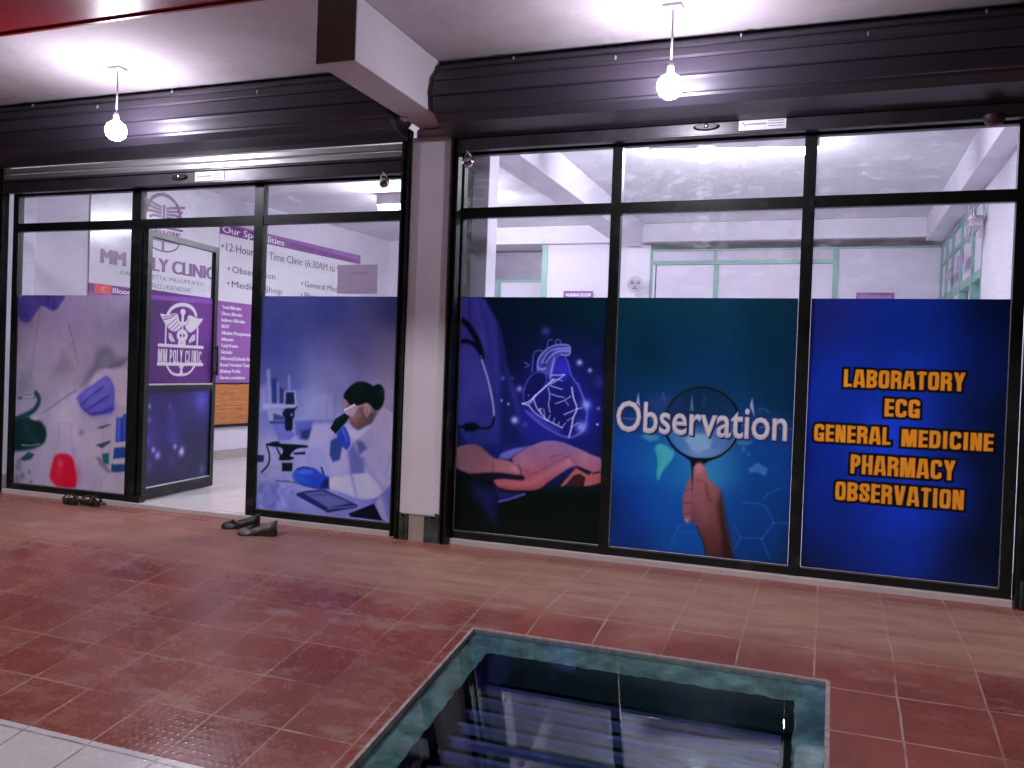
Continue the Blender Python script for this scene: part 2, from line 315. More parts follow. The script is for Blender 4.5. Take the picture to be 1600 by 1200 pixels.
  ['B',[22,38,44],0.4,0.042,0.042,[-2.9358,0.9286]],
  ['P',[156,140,170],0.75,0.0057,[[-3.0393,0.7791],[-2.969,0.8154],[-2.9345,0.7974],[-2.9807,0.7293],[-3.0267,0.7454]]],
  ['L',[190,176,206],0.95,0.0042,0.0046,[[-3.0407,0.7744],[-2.9674,0.8129]]],
  ['P',[5,20,28],1,0.0057,[[-3.1465,0.6461],[-3.1091,0.7093],[-3.042,0.7505],[-3.0036,0.7347],[-3.0235,0.7006],[-3.076,0.6435],[-3.1054,0.6132]]],
  ['P',[136,130,180],1,0.0055,[[-2.7534,0.8064],[-2.6868,0.7812],[-2.6339,0.7258],[-2.605,0.5342],[-2.5937,0.0514],[-2.7247,0.0552],[-2.7879,0.17],[-2.7388,0.2328],[-2.7673,0.2096],[-2.8403,0.1837],[-2.9077,0.1911],[-2.9759,0.205],[-3.0676,0.2238],[-3.1386,0.236],[-3.1436,0.3056],[-3.1101,0.3347],[-3.1676,0.4305],[-3.2012,0.5016],[-3.1417,0.5587],[-3.0818,0.5956],[-3.0246,0.6915],[-2.994,0.68],[-2.9249,0.6445],[-2.8373,0.6887],[-2.7882,0.7566]],[142,130,168],[-3.0568,0.3388],[-2.6591,0.6276]],
  ['P',[30,50,112],0.95,0.0072,[[-3.1417,0.5587],[-3.078,0.5959],[-3.0476,0.5381],[-3.0666,0.4375],[-3.1195,0.4192],[-3.1473,0.4652]]],
  ['P',[34,52,148],1,0.0071,[[-3.0904,0.6216],[-3.0389,0.6676],[-2.9982,0.5941],[-2.9888,0.5452],[-3.0176,0.507],[-3.0729,0.563]]],
  ['L',[70,90,190],0.6,0.0085,0.0057,[[-3.0418,0.6443],[-3.0085,0.567]]],
  ['P',[76,78,146],0.9,0.0141,[[-3.006,0.5012],[-2.9628,0.5534],[-2.9184,0.4728],[-2.879,0.4572],[-2.875,0.3526],[-2.9774,0.3448]]],
  ['P',[58,62,128],0.85,0.0112,[[-2.9486,0.5773],[-2.8998,0.5738],[-2.8594,0.5305],[-2.9171,0.4775]]],
  ['P',[160,156,196],0.85,0.0085,[[-3.004,0.6465],[-2.9247,0.6392],[-2.8518,0.6814],[-2.8351,0.6693],[-2.9232,0.5986],[-2.9521,0.5706],[-2.9909,0.6011]]],
  ['P',[112,80,84],1,0.005,[[-3.0297,0.8233],[-2.9909,0.7988],[-2.9536,0.8072],[-2.9019,0.8228],[-2.8551,0.7662],[-2.8602,0.7071],[-2.8887,0.6728],[-2.9309,0.6441],[-2.9707,0.6629],[-2.9894,0.6803],[-2.9933,0.7031],[-3.0148,0.7317],[-3.0264,0.7773]],[84,58,62],[-3.0138,0.8043],[-2.8813,0.6732]],
  ['P',[140,104,112],0.5,0.0183,[[-2.9899,0.7725],[-2.9452,0.7813],[-2.9212,0.7431],[-2.9574,0.7084],[-2.9864,0.72]]],
  ['L',[70,44,50],0.9,0.0035,0.0028,[[-2.9914,0.692],[-2.9641,0.6883]]],
  ['L',[96,60,66],0.6,0.0056,0.0042,[[-2.9919,0.7065],[-3.0029,0.7178],[-2.9962,0.7392]]],
  ['P',[146,112,126],0.9,0.0049,[[-2.8977,0.8125],[-2.8709,0.8301],[-2.847,0.7888],[-2.8671,0.7322],[-2.892,0.7604]]],
  ['L',[92,62,70],0.7,0.0049,0.0035,[[-2.8862,0.8039],[-2.8669,0.7852],[-2.8769,0.7553]]],
  ['P',[156,140,170],0.7,0.0057,[[-3.0393,0.7793],[-2.969,0.8157],[-2.9345,0.7976],[-2.9808,0.7295],[-3.0267,0.7456]]],
  ['L',[196,182,212],0.95,0.0042,0.0046,[[-3.0407,0.7746],[-2.9674,0.8131]]],
  ['L',[150,136,160],0.8,0.0035,0.0032,[[-2.9384,0.8013],[-2.8939,0.81]]],
  ['P',[5,20,28],1,0.005,[[-3.1465,0.6463],[-3.1091,0.7095],[-3.0421,0.7507],[-3.0021,0.735],[-3.0235,0.7009],[-3.0761,0.645],[-3.1054,0.6135]]],
  ['L',[40,60,80],0.6,0.0043,0.0028,[[-3.1008,0.694],[-3.0489,0.7299]]],
  ['P',[34,52,150],1,0.0057,[[-3.0963,0.6147],[-3.0646,0.643],[-3.035,0.6659],[-2.9967,0.5942],[-2.9873,0.5453],[-3.0176,0.507],[-3.0605,0.5373],[-3.0871,0.5754]]],
  ['L',[72,92,196],0.7,0.0085,0.0057,[[-3.0491,0.6373],[-3.0163,0.5732]]],
  ['L',[18,30,100],0.8,0.005,0.0036,[[-3.0678,0.6296],[-3.0426,0.5649]]],
  ['P',[158,154,202],0.95,0.0086,[[-3.1415,0.3124],[-2.9811,0.3432],[-2.8325,0.3689],[-2.7311,0.2595],[-2.7673,0.2096],[-2.9074,0.1845],[-3.0678,0.2285],[-3.141,0.2378]]],
  ['L',[96,96,156],0.6,0.0141,0.0092,[[-2.9734,0.3385],[-2.9481,0.268],[-2.9306,0.2036]]],
  ['L',[104,102,160],0.6,0.0182,0.0105,[[-2.8805,0.4571],[-2.8325,0.3689],[-2.733,0.2723]]],
  ['L',[100,98,152],0.4,0.0164,0.0068,[[-2.6417,0.5512],[-2.6962,0.4569],[-2.7214,0.3512]]],
  ['P',[74,80,152],0.85,0.011,[[-2.7446,0.2291],[-2.6302,0.3453],[-2.5942,0.0643],[-2.6811,0.0612],[-2.7203,0.1694]]],
  ['L',[120,116,176],0.6,0.0124,0.0076,[[-2.7242,0.234],[-2.6741,0.0697]]],
  ['P',[6,18,28],1,0.0045,[[-3.6806,0.5011],[-3.5824,0.5313],[-3.5419,0.527],[-3.564,0.5154],[-3.3267,0.5203],[-3.3143,0.5036],[-3.4047,0.495],[-3.4511,0.4581],[-3.4662,0.4354],[-3.4244,0.4261],[-3.4476,0.4095],[-3.5451,0.3986],[-3.5554,0.4156],[-3.5152,0.4606],[-3.5325,0.4922],[-3.6134,0.4917]]],
  ['P',[6,18,28],1,0.0044,[[-3.526,0.385],[-3.4389,0.3898],[-3.4415,0.332],[-3.5222,0.326]]],
  ['P',[12,22,44],1,0.0044,[[-3.4392,0.4603],[-3.3407,0.4736],[-3.34,0.4548],[-3.4252,0.4477]]],
  ['L',[8,18,34],1,0.0045,0.006,[[-3.6542,0.4925],[-3.6274,0.4326],[-3.633,0.3637],[-3.6921,0.3057]]],
  ['P',[26,32,76],1,0.006,[[-3.7337,0.4267],[-3.6746,0.4266],[-3.6777,0.3797],[-3.7318,0.3759]]],
  ['L',[14,24,44],1,0.0045,0.006,[[-3.5725,0.4841],[-3.5383,0.4318]]],
  ['L',[110,112,170],0.8,0.0075,0.0068,[[-3.6874,0.2909],[-3.6464,0.2872]]],
  ['P',[44,74,178],1,0.0074,[[-3.439,0.3084],[-3.4151,0.3489],[-3.3447,0.3722],[-3.2424,0.3582],[-3.193,0.3271],[-3.1495,0.3184],[-3.1509,0.235],[-3.2452,0.2293],[-3.3395,0.2351],[-3.4037,0.2583],[-3.438,0.2814]],[26,52,160],[-3.4068,0.3393],[-3.2536,0.2434]],
  ['L',[16,32,92],0.8,0.0059,0.0051,[[-3.3992,0.35],[-3.3368,0.3701],[-3.2579,0.3571]]],
  ['L',[90,116,210],0.5,0.0175,0.0095,[[-3.3668,0.3288],[-3.2886,0.3414]]],
  ['L',[20,42,130],0.5,0.0088,0.0044,[[-3.3899,0.3135],[-3.3188,0.3122],[-3.2554,0.2902]]],
  ['P',[14,28,72],0.95,0.0086,[[-3.1818,0.2959],[-3.1462,0.3133],[-3.1431,0.2336],[-3.2142,0.2318]]],
  ['L',[22,28,58],1,0.0043,0.0065,[[-3.208,0.3741],[-3.187,0.3303]]],
  ['L',[28,38,92],0.8,0.006,0.0045,[[-3.5679,0.2556],[-3.4117,0.2604],[-3.2062,0.2258]]],
  ['P',[28,32,86],1,0.0044,[[-3.4024,0.1826],[-3.3149,0.2074],[-3.1815,0.2278],[-2.9171,0.1442],[-2.9277,0.1261],[-3.1463,0.0732],[-3.3938,0.1657]]],
  ['P',[88,88,154],0.9,0.0058,[[-3.3378,0.1894],[-3.1888,0.2165],[-2.9739,0.1537],[-3.1397,0.1025]]],
  ['L',[50,54,120],0.7,0.0116,0.0073,[[-3.2825,0.1805],[-3.1434,0.1989]]],
  ['L',[110,112,178],0.8,0.0043,0.0036,[[-3.1472,0.0972],[-2.9356,0.136]]],
  ['P',[5,10,34],1,0.0042,[[-2.9862,0.0799],[-2.7951,0.1641],[-2.7285,0.0593],[-2.9628,0.061]]],
  ['L',[48,58,140],0.38,0.0191,0.012,[[-3.4484,0.1582],[-3.4374,0.1823]]],
  ['L',[150,154,206],0.38,0.0191,0.0093,[[-3.4496,0.2536],[-3.4354,0.2793]]],
  ['L',[150,154,206],0.38,0.0192,0.0109,[[-3.4728,0.079],[-3.4888,0.0869]]],
  ['L',[150,154,206],0.38,0.0196,0.0146,[[-3.6915,0.0643],[-3.6746,0.0355]]],
  ['L',[48,58,140],0.38,0.0195,0.0069,[[-3.6627,0.2245],[-3.6494,0.2331]]],
  ['L',[48,58,140],0.38,0.0193,0.0063,[[-3.5619,0.0792],[-3.5715,0.0746]]],
  ['L',[150,154,206],0.38,0.0193,0.0115,[[-3.5648,0.1323],[-3.5646,0.1221]]],
  ['L',[150,154,206],0.38,0.0192,0.01,[[-3.5034,0.2188],[-3.4927,0.2397]]],
  ['L',[48,58,140],0.38,0.0193,0.0087,[[-3.5568,0.1352],[-3.5482,0.1612]]],
  ['L',[48,58,140],0.38,0.0194,0.0094,[[-3.575,0.2124],[-3.5579,0.2206]]],
  ['L',[150,154,206],0.38,0.0192,0.0106,[[-3.4657,0.1819],[-3.4469,0.1541]]],
  ['L',[48,58,140],0.38,0.0193,0.0076,[[-3.5496,0.2318],[-3.535,0.2006]]],
  ['L',[150,154,206],0.38,0.0193,0.0104,[[-3.5676,0.1381],[-3.5782,0.1278]]],
  ['L',[150,154,206],0.38,0.0194,0.0063,[[-3.6069,0.1055],[-3.5953,0.1053]]],
  ['L',[150,154,206],0.38,0.0193,0.013,[[-3.5509,0.0969],[-3.5451,0.0624]]],
  ['L',[150,154,206],0.38,0.0193,0.0135,[[-3.5302,0.222],[-3.5332,0.2472]]],
  ['L',[48,58,140],0.38,0.0194,0.0094,[[-3.5803,0.1745],[-3.5862,0.1812]]],
  ['L',[48,58,140],0.38,0.0194,0.0113,[[-3.5912,0.0829],[-3.6033,0.0626]]],
  ['L',[150,154,206],0.38,0.0193,0.0058,[[-3.5226,0.1025],[-3.5152,0.1339]]],
  ['L',[150,154,206],0.38,0.0192,0.0143,[[-3.5014,0.1099],[-3.5091,0.0731]]],
  ['L',[48,58,140],0.38,0.0194,0.0147,[[-3.5797,0.1087],[-3.558,0.1483]]],
  ['L',[150,154,206],0.38,0.0196,0.0117,[[-3.702,0.1374],[-3.6959,0.1242]]],
  ['L',[48,58,140],0.38,0.0194,0.0123,[[-3.5894,0.1952],[-3.6066,0.2267]]],
  ['L',[150,154,206],0.38,0.0193,0.0127,[[-3.5387,0.1966],[-3.5392,0.1616]]],
  ['L',[150,154,206],0.38,0.0192,0.0091,[[-3.5134,0.1519],[-3.4973,0.1131]]],
  ['L',[48,58,140],0.38,0.0195,0.0134,[[-3.6891,0.2117],[-3.7008,0.1835]]],
 ],
 'heart': [
  ['F',[[-1.7008,1.4773,[4,20,34]],[-1.3344,1.4802,[4,30,42]],[-1.5585,1.0079,[16,18,72]],[-1.6319,0.7682,[30,30,118]],[-1.309,0.8245,[12,20,80]],[-1.6907,0.1292,[2,14,12]],[-2.0766,0.0921,[3,17,18]],[-1.2836,0.1685,[2,14,14]],[-1.8572,1.1563,[6,14,44]],[-1.3224,1.1717,[8,18,54]],[-1.8372,0.6368,[24,30,108]]]],
  ['P',[58,52,144],1,0.0131,[[-2.2589,1.539],[-2.0639,1.5398],[-2.0019,1.4473],[-1.9486,1.3555],[-1.911,1.2331],[-1.8986,1.1258],[-1.818,0.9447],[-1.7577,0.6421],[-2.2219,0.5737]],[36,42,122],[-2.0951,1.4775],[-2.0622,0.623]],
  ['P',[16,24,78],0.9,0.0175,[[-1.9528,1.3554],[-1.8986,1.1258],[-1.7568,0.6192],[-1.9117,0.6093],[-1.9345,1.0939]]],
  ['L',[32,32,100],0.7,0.013,0.0073,[[-2.1554,1.5082],[-2.1495,1.3991],[-2.1515,1.2977]]],
  ['L',[34,32,104],0.7,0.0194,0.0097,[[-2.0825,1.4776],[-2.0263,1.3233],[-2.0031,1.1536],[-1.9462,0.8621]]],
  ['L',[74,64,158],0.6,0.0324,0.0186,[[-2.1148,1.5085],[-2.0612,1.3615],[-2.0433,1.2222]]],
  ['L',[30,34,104],0.6,0.0243,0.0122,[[-2.1097,0.8699],[-2.085,0.7775],[-2.0965,0.6365]]],
  ['P',[66,60,150],0.55,0.0327,[[-2.2041,1.2262],[-2.0939,1.2288],[-2.0085,0.9676],[-1.9764,0.7832],[-2.0245,0.7341],[-2.1852,0.7331]]],
  ['B',[34,36,110],0.6,0.0723,0.0723,[-2.0362,0.8189]],
  ['L',[4,10,28],1,0.0098,0.0172,[[-2.2367,1.4058],[-2.1669,1.3677],[-2.1135,1.2984],[-2.0754,1.2292],[-2.0561,1.1637]]],
  ['L',[5,10,30],1,0.0098,0.0123,[[-2.2307,1.2491],[-2.1628,1.26],[-2.1095,1.2378],[-2.0742,1.1966]]],
  ['B',[120,118,170],0.9,0.0081,0.0081,[-2.0644,1.1611]],
  ['L',[160,154,204],0.95,0.0056,0.0056,[[-2.0586,1.1403],[-2.0198,1.0446],[-1.9865,0.9375],[-1.9663,0.8456],[-1.9614,0.784]]],
  ['L',[6,10,36],1,0.0056,0.0068,[[-1.9598,0.7841],[-1.9663,0.7374],[-1.9985,0.7084],[-2.0655,0.7085],[-2.1166,0.7196],[-2.2269,0.7032]]],
  ['P',[3,8,24],1,0.0082,[[-2.1759,0.714],[-2.1512,0.7365],[-2.0921,0.7413],[-2.0618,0.7204],[-2.0817,0.6904],[-2.1491,0.6818]]],
  ['B',[32,32,150],0.75,0.2061,0.2515,[-1.5599,0.8955]],
  ['B',[36,40,190],0.5,0.0905,0.0905,[-1.3938,0.8288]],
  ['P',[22,24,106],0.85,0.011,[[-1.7748,0.8778],[-1.7706,0.9773],[-1.7258,1.0703],[-1.6627,1.0952],[-1.6063,1.0745],[-1.5849,1.1355],[-1.5317,1.1821],[-1.491,1.1383],[-1.4731,1.0791],[-1.4244,1.0211],[-1.3819,0.9187],[-1.3563,0.853],[-1.3676,0.7483],[-1.412,0.701],[-1.4732,0.6786],[-1.5364,0.6935],[-1.6331,0.7407],[-1.7319,0.8113]]],
  ['P',[10,14,66],0.6,0.0465,[[-1.6542,0.8759],[-1.5859,0.9546],[-1.5008,0.9882],[-1.459,0.9151],[-1.4627,0.8102],[-1.5149,0.7474],[-1.6034,0.7953]]],
  ['P',[12,16,76],0.9,0.011,[[-1.7719,0.9696],[-1.7254,1.0612],[-1.6464,1.0867],[-1.617,1.0439],[-1.6345,0.9828],[-1.7042,0.9268],[-1.7676,0.8996]]],
  ['L',[82,82,186],0.8,0.0063,0.0031,[[-1.7676,0.9011],[-1.7719,0.9696],[-1.7255,1.0627],[-1.6465,1.0882],[-1.617,1.0439],[-1.6345,0.9828],[-1.7002,0.9269]]],
  ['P',[40,44,176],0.85,0.0154,[[-1.5759,1.1056],[-1.5544,1.1589],[-1.5159,1.1788],[-1.4871,1.1385],[-1.4728,1.0716],[-1.5028,1.0406],[-1.5654,1.0383]]],
  ['P',[76,76,178],0.85,0.0093,[[-1.6881,1.0929],[-1.6813,1.1628],[-1.6356,1.217],[-1.5579,1.2505],[-1.4811,1.2463],[-1.4788,1.1873],[-1.5359,1.1895],[-1.5696,1.1472],[-1.5851,1.0375],[-1.6198,1.0551],[-1.6459,1.0731]]],
  ['P',[20,24,100],0.8,0.0171,[[-1.6636,1.1179],[-1.642,1.179],[-1.5957,1.2105],[-1.6095,1.1573],[-1.6315,1.1114]]],
  ['L',[160,158,232],0.85,0.0054,0.0039,[[-1.6824,1.0885],[-1.6871,1.1475],[-1.6585,1.1937],[-1.6124,1.2327],[-1.5579,1.2505],[-1.4875,1.2491],[-1.477,1.221],[-1.4834,1.1834],[-1.5359,1.188]]],
  ['L',[160,158,232],0.85,0.0054,0.0039,[[-1.6562,1.1333],[-1.6344,1.1868],[-1.5883,1.2219],[-1.4905,1.2281]]],
  ['L',[160,158,232],0.85,0.0054,0.0039,[[-1.6324,1.134],[-1.6025,1.1801],[-1.5564,1.2115],[-1.486,1.2118]]],
  ['L',[160,158,232],0.85,0.0054,0.0038,[[-1.5782,1.1658],[-1.5917,1.1051],[-1.6009,1.0369]]],
  ['L',[160,158,232],0.85,0.0054,0.0039,[[-1.6789,1.1023],[-1.6546,1.0917],[-1.6312,1.1038]]],
  ['L',[96,96,198],0.8,0.0054,0.0039,[[-1.6266,1.2308],[-1.6235,1.2739],[-1.5968,1.2797]]],
  ['L',[96,96,198],0.8,0.0054,0.0038,[[-1.5738,1.2546],[-1.5748,1.2802],[-1.5464,1.2793],[-1.5406,1.2509]]],
  ['L',[96,96,198],0.8,0.0055,0.0039,[[-1.7198,1.0819],[-1.7144,1.1922],[-1.695,1.2094],[-1.6591,1.2088]]],
  ['L',[96,96,198],0.8,0.0055,0.0039,[[-1.7685,1.1336],[-1.7373,1.1194],[-1.761,1.1057]]],
  ['L',[96,96,198],0.8,0.0053,0.0038,[[-1.508,1.1753],[-1.4868,1.131],[-1.4728,1.0716],[-1.4319,1.0171]]],
  ['L',[196,192,250],0.9,0.0046,0.0046,[[-1.5772,1.0378],[-1.6345,0.9828],[-1.6962,0.9271],[-1.7348,0.8858],[-1.7765,0.8778]]],
  ['L',[196,192,250],0.9,0.0046,0.0028,[[-1.5958,1.007],[-1.5534,1.0312],[-1.5116,1.0665]]],
  ['L',[196,192,250],0.9,0.0046,0.0025,[[-1.5899,1.06],[-1.5077,1.0666]]],
  ['L',[196,192,250],0.9,0.0046,0.0022,[[-1.6033,0.9976],[-1.5595,0.9858],[-1.5198,0.9762]]],
  ['L',[196,192,250],0.9,0.0046,0.0019,[[-1.5926,1.0259],[-1.5497,1.0388],[-1.5219,1.0286]]],
  ['L',[196,192,250],0.9,0.0046,0.0019,[[-1.5934,0.9467],[-1.5535,0.9334],[-1.5063,0.928]]],
  ['L',[196,192,250],0.9,0.0047,0.0031,[[-1.7036,0.9116],[-1.6839,0.8594],[-1.6506,0.8231],[-1.6092,0.7799]]],
  ['L',[196,192,250],0.9,0.0047,0.0035,[[-1.7732,0.8764],[-1.7326,0.8707],[-1.6988,0.8282],[-1.6497,0.7989],[-1.6012,0.7788],[-1.5108,0.7416]]],
  ['L',[196,192,250],0.9,0.0046,0.0043,[[-1.4603,0.9898],[-1.4477,0.9231],[-1.4167,0.8634],[-1.4457,0.8111],[-1.4511,0.751],[-1.4673,0.6864]]],
  ['L',[196,192,250],0.9,0.0046,0.0021,[[-1.466,0.9358],[-1.5116,0.9052],[-1.5596,0.888]]],
  ['L',[196,192,250],0.9,0.0045,0.0024,[[-1.4183,0.8633],[-1.4639,0.8416],[-1.5038,0.8231]]],
  ['L',[196,192,250],0.9,0.0045,0.0024,[[-1.4167,0.8634],[-1.3938,0.8697]]],
  ['L',[196,192,250],0.9,0.0046,0.0018,[[-1.4457,0.8111],[-1.4813,0.7868]]],
  ['L',[196,192,250],0.9,0.0046,0.0022,[[-1.6107,0.9837],[-1.5968,0.9315],[-1.6066,0.8782],[-1.593,0.8336]]],
  ['L',[196,192,250],0.9,0.0047,0.0019,[[-1.6522,0.823],[-1.6597,0.8529]]],
  ['L',[196,192,250],0.9,0.0046,0.0019,[[-1.6275,0.8016],[-1.6332,0.8467]]],
  ['L',[196,192,250],0.9,0.0046,0.0019,[[-1.6068,0.78],[-1.5923,0.8147]]],
  ['L',[196,192,250],0.9,0.0046,0.0018,[[-1.5709,0.7706],[-1.5624,0.7975]]],
  ['L',[196,192,250],0.9,0.0046,0.0018,[[-1.5388,0.7573],[-1.5317,0.7765]]],
  ['L',[196,192,250],0.9,0.0046,0.0018,[[-1.5148,0.7437],[-1.4924,0.7712]]],
  ['L',[196,192,250],0.9,0.0047,0.0025,[[-1.7342,0.8721],[-1.711,0.8961],[-1.6885,0.935]]],
  ['L',[196,192,250],0.9,0.0047,0.0016,[[-1.6689,0.8411],[-1.6454,0.8537]]],
  ['L',[196,192,250],0.9,0.0046,0.0018,[[-1.4511,0.751],[-1.4149,0.7754]]],
  ['L',[196,192,250],0.9,0.0046,0.0015,[[-1.4976,0.9059],[-1.4771,0.8806]]],
  ['L',[112,112,220],0.75,0.0078,0.0051,[[-1.7489,0.8333],[-1.6496,0.755],[-1.5686,0.7127],[-1.4733,0.6808],[-1.412,0.701],[-1.3661,0.7484],[-1.3548,0.8531],[-1.3803,0.9187],[-1.4225,1.0137]]],
  ['L',[70,70,190],0.7,0.0187,0.0117,[[-1.7078,0.8126],[-1.6178,0.7567],[-1.5375,0.7236]]],
  ['B',[56,54,140],0.9,0.0294,0.0294,[-1.6399,1.3301]],
  ['B',[160,140,210],0.95,0.0182,0.0182,[-1.4175,1.1443]],
  ['B',[150,130,205],0.9,0.0135,0.0135,[-1.3505,1.0982]],
  ['B',[165,165,240],1,0.0221,0.0221,[-1.8236,0.7721]],
  ['B',[135,145,245],0.9,0.0286,0.0286,[-1.3654,0.8897]],
  ['B',[130,150,240],0.85,0.0332,0.0332,[-1.3909,0.7544]],
  ['B',[140,120,190],0.9,0.0189,0.0189,[-1.7986,0.9685]],
  ['B',[90,80,180],0.9,0.0143,0.0143,[-1.9114,1.0316]],
  ['B',[110,80,130],0.8,0.0079,0.0079,[-1.8475,1.0324]],
  ['B',[160,150,220],0.9,0.0088,0.0088,[-1.9143,0.8905]],
  ['B',[160,150,220],0.9,0.0087,0.0087,[-1.8683,0.8711]],
  ['B',[120,110,200],0.9,0.0105,0.0105,[-1.2883,0.8712]],
  ['B',[180,180,230],0.9,0.0075,0.0075,[-1.2922,0.7748]],
  ['B',[48,40,124],0.8,0.0344,0.0344,[-1.2908,1.0337]],
  ['B',[22,26,84],0.8,0.0419,0.0419,[-1.324,1.2026]],
  ['B',[60,60,180],0.8,0.0157,0.0157,[-1.7537,0.7492]],
  ['B',[150,150,230],0.8,0.0047,0.0047,[-1.7365,0.9314]],
  ['P',[2,13,12],1,0.0214,[[-2.2229,0.4243],[-2.0963,0.4133],[-1.9569,0.3936],[-1.9181,0.3226],[-1.6849,0.3419],[-1.2335,0.408],[-1.219,0.0332],[-2.2039,-0.0711]]],
  ['P',[26,30,104],0.7,0.0352,[[-2.087,0.3631],[-2.0205,0.348],[-1.9181,0.3226],[-1.9322,0.1262],[-1.9768,0.1557],[-2.0918,0.2947]]],
  ['P',[34,34,112],0.8,0.0139,[[-1.9253,0.3221],[-1.7471,0.3181],[-1.9012,0.2555]]],
  ['L',[98,92,200],0.85,0.0069,0.0062,[[-1.9083,0.2549],[-1.8236,0.2823],[-1.7386,0.3175]]],
  ['P',[98,98,184],0.95,0.0069,[[-1.9057,0.5587],[-1.8354,0.5901],[-1.7131,0.6194],[-1.7713,0.581],[-1.8401,0.5263],[-1.9188,0.5276]]],
  ['L',[8,14,40],0.9,0.0055,0.0041,[[-1.8436,0.5261],[-1.8058,0.5587],[-1.7506,0.5924]]],
  ['P',[128,98,146],1,0.0055,[[-1.8416,0.5282],[-1.7784,0.5806],[-1.6959,0.6258],[-1.6275,0.6545],[-1.5588,0.6607],[-1.4971,0.6528],[-1.4558,0.6391],[-1.3944,0.619],[-1.3333,0.594],[-1.253,0.5718],[-1.2499,0.4923],[-1.2895,0.4906],[-1.3284,0.4683],[-1.4072,0.5156],[-1.4506,0.5046],[-1.5235,0.4535],[-1.5901,0.4023],[-1.6437,0.3572],[-1.6989,0.3427],[-1.854,0.3333],[-1.9192,0.3495],[-1.9567,0.3869],[-1.8853,0.4025],[-1.7644,0.4019],[-1.7404,0.4171],[-1.7727,0.4345]],[154,74,88],[-1.6273,0.6499],[-1.6177,0.4002]],
  ['P',[148,78,82],1,0.0053,[[-1.5125,0.381],[-1.4814,0.424],[-1.4297,0.4866],[-1.4072,0.5156],[-1.3284,0.4683],[-1.2498,0.4903],[-1.2475,0.4294],[-1.3127,0.4049],[-1.3669,0.3927],[-1.353,0.447],[-1.394,0.4698],[-1.4284,0.4542],[-1.4801,0.3901]]],
  ['P',[8,20,38],1,0.0053,[[-1.412,0.5185],[-1.3145,0.4868],[-1.3337,0.4666],[-1.408,0.4999]]],
  ['P',[50,22,28],1,0.008,[[-1.4679,0.3911],[-1.4282,0.4477],[-1.3886,0.467],[-1.3556,0.4468],[-1.3776,0.3906]]],
  ['P',[118,80,98],1,0.0071,[[-2.2283,0.5644],[-2.1771,0.5916],[-2.1184,0.6035],[-2.0522,0.601],[-2.0071,0.5654],[-1.9548,0.5251],[-1.8612,0.5202],[-1.8033,0.4936],[-1.7724,0.4612],[-1.7746,0.4264],[-1.8292,0.4289],[-1.9154,0.4371],[-2.0235,0.4256],[-2.0962,0.41],[-2.1709,0.4302],[-2.2241,0.4551]],[156,98,108],[-2.1255,0.5983],[-1.8592,0.4681]],
  ['L',[26,14,20],0.9,0.0127,0.0127,[[-2.0959,0.4032],[-1.9149,0.4251],[-1.8146,0.4193],[-1.7579,0.4157]]],
  ['P',[176,126,150],0.8,0.0096,[[-1.842,0.4841],[-1.8028,0.4803],[-1.7845,0.447],[-1.8301,0.4516]]],
  ['L',[98,54,66],0.5,0.0083,0.0035,[[-1.9546,0.5217],[-1.9595,0.4608],[-1.9442,0.4383]]],
  ['L',[60,30,40],0.9,0.0055,0.0034,[[-1.7891,0.4933],[-1.7667,0.4616],[-1.769,0.4282]]],
  ['L',[108,54,74],0.6,0.0068,0.0031,[[-1.7672,0.4749],[-1.7302,0.4643],[-1.7166,0.4375]]],
  ['L',[108,54,74],0.6,0.0068,0.0034,[[-1.7027,0.4399],[-1.6207,0.479],[-1.5537,0.5286],[-1.4665,0.5654]]],
  ['L',[108,54,74],0.6,0.0067,0.003,[[-1.5003,0.5598],[-1.4468,0.5798]]],
  ['L',[108,54,74],0.6,0.0068,0.0027,[[-1.6756,0.4618],[-1.654,0.4435]]],
  ['L',[108,54,74],0.6,0.0066,0.004,[[-1.4529,0.5631],[-1.418,0.533]]],
  ['L',[108,54,74],0.6,0.0067,0.0023,[[-1.5891,0.5537],[-1.501,0.5794]]],
  ['L',[180,112,126],0.5,0.018,0.0104,[[-1.9128,0.3701],[-1.7143,0.3793],[-1.6192,0.4396],[-1.4985,0.5142]]],
  ['B',[180,118,132],0.7,0.0225,0.0225,[-1.4654,0.5349]],
  ['B',[172,108,126],0.5,0.0328,0.0328,[-1.3657,0.5691]],
  ['B',[170,116,134],0.4,0.0477,0.0477,[-1.7477,0.5162]],
  ['L',[120,50,62],0.5,0.0125,0.0069,[[-1.9189,0.3428],[-1.6991,0.3473],[-1.6305,0.3728]]],
 ],
 'observation': [
  ['F',[[-1.1383,1.4818,[8,45,60]],[-0.6881,1.4854,[12,50,70]],[-0.2306,1.4891,[10,42,60]],[-1.0496,1.1795,[4,38,60]],[-0.2535,1.2024,[6,40,62]],[-1.1177,0.9489,[8,42,86]],[-0.6695,1.0057,[8,46,86]],[-0.211,0.9891,[5,37,68]],[-1.1059,0.6443,[15,68,152]],[-0.9123,0.5816,[20,102,172]],[-0.6146,0.5287,[54,134,184]],[-0.2998,0.6246,[12,62,142]],[-1.0926,0.3016,[16,48,142]],[-0.8632,0.2843,[12,78,168]],[-0.4293,0.3603,[12,62,142]],[-0.2214,0.3787,[10,46,112]],[-1.0837,0.0731,[12,40,112]],[-0.7815,0.1045,[12,76,162]],[-0.3161,0.153,[10,56,132]],[-0.1754,0.078,[8,38,80]],[-1.1882,0.2546,[8,34,80]]]],
  ['P',[50,54,118],0.6,0.0213,[[-0.9883,0.9535],[-0.8615,0.9661],[-0.7634,0.9495],[-0.775,0.8896],[-0.9712,0.8799]]],
  ['P',[40,60,120],0.45,0.0433,[[-1.158,0.8634],[-0.2672,0.8945],[-0.2141,0.8502],[-0.2105,0.7564],[-1.1825,0.74]]],
